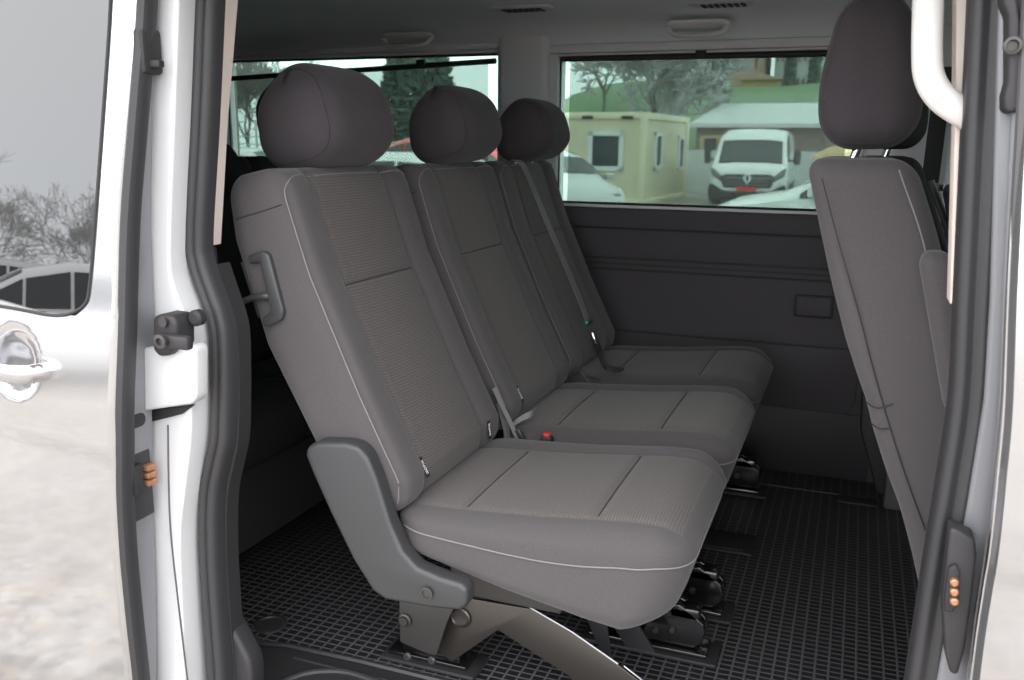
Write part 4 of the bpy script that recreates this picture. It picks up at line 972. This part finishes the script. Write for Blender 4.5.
gcar(215, 14.5, 'white car below the wire fence, left of the nearest headrest', 'vanwhite', math.radians(178))
car('white estate car mirrored low in the sliding door window', 'vanwhite', (-8.4, -5.6, G), math.radians(128))
car('silver car mirrored beside the white estate in the door window', 'silvercar', (-12.6, -7.4, G), math.radians(128))

# shed with pale roof
ex = out(690, 126, 33); sh0 = ex.x
shed = thing('long_shed', 'long low shed with pale sloping roof behind the white van', 'shed', (sh0+6, 34, G))
bm = B(); box(bm, sh0+.2, sh0+18, 33.2, 40, G, ex.z); obj('wall', bm, 'brick', shed, 'weathered brown wall')
rz_ = out(712, 107, 38).z
bm = B(); v = [(sh0, 32.8, ex.z-.05), (sh0+18.4, 32.8, ex.z-.05), (sh0+18.4, 38, rz_), (sh0+.4, 38, rz_)]
vv = [bm.verts.new(p) for p in v]+[bm.verts.new((p[0], p[1], p[2]+.14)) for p in v]
for f in ((0, 1, 2, 3), (4, 7, 6, 5), (0, 4, 5, 1), (1, 5, 6, 2), (2, 6, 7, 3), (3, 7, 4, 0)): bm.faces.new([vv[i] for i in f])
obj('roof', bm, 'rroof', shed, 'pale sheet roof')
c = out(718, 147, 33.1); bm = B(); box(bm, c.x-.65, c.x+.65, 33.1, 33.25, c.z-.35, c.z+.4, .02); w_ = obj('window', bm, 'ochre', shed, 'ochre framed window')
bm = B(); box(bm, c.x-.5, c.x-.06, 33.06, 33.12, c.z-.25, c.z+.3); box(bm, c.x+.06, c.x+.5, 33.06, 33.12, c.z-.25, c.z+.3); obj('pane', bm, 'pane', w_)
a = out(684, 150, 31.2); b = out(860, 152, 31.2)
bm = B(); pts = []
rg = random.Random(4)
def ftarp(u, v): return (lerp(a.x, b.x+6, u), 31.2+.10*math.sin(u*40)+.05*math.sin(u*97), lerp(G, a.z+.0, v))
sheet(bm, ftarp, [i/120 for i in range(121)], [0, .5, 1], .04); o = obj('sheet_fence', bm, 'tarp'); tag(o, 'pale grey sheeting fence behind the white van', 'fence')

# green bank, retaining line
bm = B(); prof = [(40.5, G), (42, .6), (48, 2.4), (56, 4.4), (64, 5.2), (100, 5.6), (100, G)]
nx = 60; ring = []
for i in range(nx+1):
    x = lerp(-17.5, 60, i/nx); ring.append([bm.verts.new((x, y, z+(.25*math.sin(x*.4+y) if z > 0 else 0))) for y, z in prof])
for r0, r1 in zip(ring, ring[1:]):
    for j in range(len(prof)-1): bm.faces.new((r0[j], r0[j+1], r1[j+1], r1[j]))
bm.faces.new(ring[0]); bm.faces.new(ring[-1][::-1]); o = struct('ground_bank', bm, 'grass', 60); o.name = 'grass_bank'

# apartment blocks
def block(px0, px1, D, ztop, mat_, label, rows=5, cols=8):
    a = out(px0, 90, D); b = out(px1, 90, D); t = thing('apartment_building', label, 'building', ((a.x+b.x)/2, D, G))
    bm = B(); box(bm, a.x, b.x, D, D+12, G, ztop); w = obj('wall', bm, mat_, t)
    bm = B(); box(bm, a.x-.3, b.x+.3, D-.3, D+12.3, ztop, ztop+.4); obj('roof', bm, 'concrete', t)
    cw = (b.x-a.x)/cols; ch = 2.8
    for r_ in range(rows):
        for c_ in range(cols):
            x = a.x+cw*(c_+.5); z = ztop-1.9-r_*ch
            bm = B(); box(bm, x-.17*cw, x+.17*cw, D-.05, D+.02, z-.6, z+.6); wn = obj('window', bm, 'pane', t)
block(728, 757, 92, 22, 'pink', 'terracotta apartment block beyond the green bank', 6, 6)
block(773, 850, 98, 26, 'block', 'pale grey apartment block beyond the green bank, behind two conifers', 7, 14)
a = out(742, 92, 88); b = out(778, 92, 88)
o = thing('low_building', 'low ochre building at the top of the green bank', 'building', ((a.x+b.x)/2, 88, 5))
bm = B(); box(bm, a.x, b.x, 88, 91, 4.5, out(760, 80, 88).z); obj('wall', bm, 'block2', o)
bm = B(); zz = out(760, 80, 88).z; prism(bm, [(a.x-.3, zz), (b.x+.3, zz), (a.x+.6, zz+1.0)], 87.5, 91.5); obj('roof', bm, 'pink', o)

# trees
def branchy(name, label, loc, height, seed, spread=.6, levels=6, mats=('bark', 'twig'), r0=.14, nchild=3, trunk=.25, group=None, minr=.012, lean=(0, 0)):
    rg = random.Random(seed); trunkb = B(); twigb = B()
    t = thing(name, label, 'tree', loc, group); base = Vector(loc)
    def seg(bm, a, b, ra, rb):
        d = (b-a).normalized(); s = d.orthogonal().normalized(); u = d.cross(s); A = []; Bq = []
        for k in range(3):
            an = 2*PI*k/3; o = s*math.cos(an)+u*math.sin(an); A.append(bm.verts.new(a+o*ra)); Bq.append(bm.verts.new(b+o*rb))
        for k in range(3): bm.faces.new((A[k], A[(k+1) % 3], Bq[(k+1) % 3], Bq[k]))
    def rec(p, d, ln, r, lv):
        mid = p+d*ln*.5+Vector((rg.gauss(0, 1), rg.gauss(0, 1), rg.gauss(0, 1)))*ln*.04; e = p+d*ln
        bm = trunkb if lv < 2 else twigb
        r2 = max(r*.62, minr*.7); seg(bm, p, mid, r, (r+r2)/2); seg(bm, mid, e, (r+r2)/2, r2)
        if lv >= levels: return
        for c in range(nchild+(1 if lv in (0, 1) else 0)):
            az = rg.uniform(0, 2*PI); sp = rg.uniform(.35, 1)*spread
            s = d.orthogonal().normalized(); u = d.cross(s); nd = (d*math.cos(sp)+(s*math.cos(az)+u*math.sin(az))*math.sin(sp)); nd = (nd+Vector((0, 0, .12))).normalized()
            rec(lerp(mid, e, rg.uniform(.2, 1)) if c else e, nd, ln*rg.uniform(.62, .86), max(r2*.85, minr), lv+1)
    rec(base, Vector((lean[0], lean[1], 1)).normalized(), height*trunk, r0, 0)
    obj('trunk', trunkb, mats[0], t); obj('branches', twigb, mats[1], t)
    return t
c = out(655, 110, 38.0); branchy('bare_tree', 'large frosty bare tree rising behind the cream cabin', (c.x, 38, G), 12, 3, .85, 8, nchild=3, trunk=.19, r0=.20, minr=.030)
c = out(600, 110, 44); branchy('bare_tree', 'smaller frosty tree left of the large one above the cabin', (c.x-1.5, 50, 2.5), 8, 8, .85, 7, trunk=.2, minr=.024)
c = out(720, 100, 58); branchy('bare_tree', 'frosty tree on the green bank right of the large bare tree', (c.x, 60, 4.6), 8, 12, .85, 7, trunk=.2, minr=.03)
def conifer(label, loc, h, w, seed, n=2600, name='conifer', mt_='conifer', leaf=.16):
    t = thing(name, label, 'tree', loc); rg = random.Random(seed); bm = B(); base = Vector(loc)
    for i in range(n):
        z = rg.random()**.8; r = w*(1-z)**.55*(.45+.6*rg.random()**.5); a = rg.uniform(0, 2*PI)
        p = base+Vector((math.cos(a)*r, math.sin(a)*r, .2+z*h)); s = leaf*rg.uniform(.5, 1.3); d = Vector((rg.gauss(0, 1), rg.gauss(0, 1), rg.gauss(.6, 1))).normalized()*s; e = d.orthogonal().normalized()*s*.45
        bm.faces.new([bm.verts.new(p-d), bm.verts.new(p+e), bm.verts.new(p+d), bm.verts.new(p-e)])
    obj('foliage', bm, mt_, t); bm = B(); tube(bm, [base, base+Vector((0, 0, h*.9))], w*.08, 6); obj('trunk', bm, 'bark2', t)
    return t
c = out(418, 120, 24); conifer('tall dark evergreen seen in the far window above the red car', (c.x, 24, G), 5.6, 1.5, 1, 5200, leaf=.17)
for px, lb in ((792, 'left of two tall narrow conifers in front of the pale apartment block'), (811, 'right of two tall narrow conifers in front of the pale apartment block')):
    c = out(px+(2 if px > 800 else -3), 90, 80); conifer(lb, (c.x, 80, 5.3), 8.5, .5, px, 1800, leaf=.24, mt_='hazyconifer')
for i, (px, D, h) in enumerate(((212, 30, 6), (246, 36, 8), (275, 43, 8), (300, 50, 8.5), (345, 57, 9), (470, 66, 4.5))):
    c = out(px, 130, D); branchy('bare_tree', ['grey leafless tree at far left beyond the fence', 'grey leafless tree beyond the fence just left of the nearest headrest', 'grey leafless tree behind the nearest headrest', 'grey leafless tree over the nearest headrest', 'grey leafless tree left of the dark evergreen', 'low distant tree beside the light grey pillar'][i], (c.x, D, G), h, 20+i, .7, 6, trunk=.22, minr=.022, nchild=3, mats=('bark', 'bark'))
# wire fence
a = out(150, 140, 26); b = out(375, 140, 26)
fe_ = thing('wire_fence', 'pale wire fence beyond the left far window', 'fence', (a.x, 26, G))
n = 9
for i in range(n): x = lerp(a.x, b.x, i/(n-1)); bm = B(); box(bm, x-.03, x+.03, 25.97, 26.03, G, 1.75); obj('post', bm, 'rroof', fe_)
for z in (.2, .65, .95, 1.2, 1.45, 1.68): bm = B(); box(bm, a.x, b.x, 25.98, 26.0, z-.022, z+.022); obj('rail', bm, 'rroof', fe_)
bm = B(); box(bm, a.x-6, b.x+2, 28, 28.3, G, .15); o = obj('low_wall', bm, 'concrete'); tag(o, 'low grey concrete wall behind the wire fence', 'wall')
# tan parasol seen beside the van
c = out(822, 158, 16); t = thing('parasol', 'small tan canopy on a post, between white van and front seat', 'parasol', (c.x+.3, 16, G))
bm = B(); tube(bm, [(c.x+.3, 16, G), (c.x+.3, 16, c.z+.1)], .08, 10); obj('post', bm, 'concrete', t)
bm = B(); lathe(bm, [(.5, c.z-.03), (.48, c.z+.02), (.2, c.z+.18), (.0001, c.z+.22)], (c.x+.3, 16, 0), 'Z', 8); obj('canopy', bm, 'umb', t)
# bushes behind the photographer, seen only as a mirror image in the door glass
for i, (x, y, h) in enumerate(((-16.5, -7.2, 5.2), (-14.9, -9.0, 5.8), (-13.1, -10.9, 5.4), (-11.0, -13.0, 5.8), (-18.6, -5.2, 5.6))):
    branchy('bare_bush', 'leafless bush mirrored in the sliding door window', (x, y, G), h, 50+i, .95, 7, trunk=.17, r0=.05, minr=.0045, nchild=3, mats=('bark', 'twig'), group='bushes mirrored in the door window')

# ------------------------------------------------------------------ light
wd = bpy.data.worlds.new('overcast'); S.world = wd; wd.use_nodes = True; nt = wd.node_tree; bg = nt.nodes['Background']
tc = N(nt, 'ShaderNodeTexCoord'); sp_ = N(nt, 'ShaderNodeSeparateXYZ'); cr = N(nt, 'ShaderNodeValToRGB'); nt.links.new(tc.outputs['Generated'], sp_.inputs[0]); nt.links.new(sp_.outputs['Z'], cr.inputs[0]); nt.links.new(cr.outputs[0], bg.inputs[0])
cr.color_ramp.elements[0].color = (.86, .89, .93, 1); cr.color_ramp.elements[1].color = (1, 1, 1, 1); cr.color_ramp.elements[1].position = .6
bg.inputs[1].default_value = 4.2
S.view_settings.view_transform = 'Standard'; S.view_settings.look = 'None'; S.view_settings.gamma = 1; S.view_settings.exposure = 0.0; S.view_settings.use_curve_mapping = False
S.display_settings.display_device = 'sRGB'
cy = S.cycles; cy.use_denoising = True; cy.max_bounces = 10; cy.diffuse_bounces = 5; cy.glossy_bounces = 4; cy.transparent_max_bounces = 16; cy.sample_clamp_indirect = 6; cy.caustics_reflective = False; cy.caustics_refractive = False
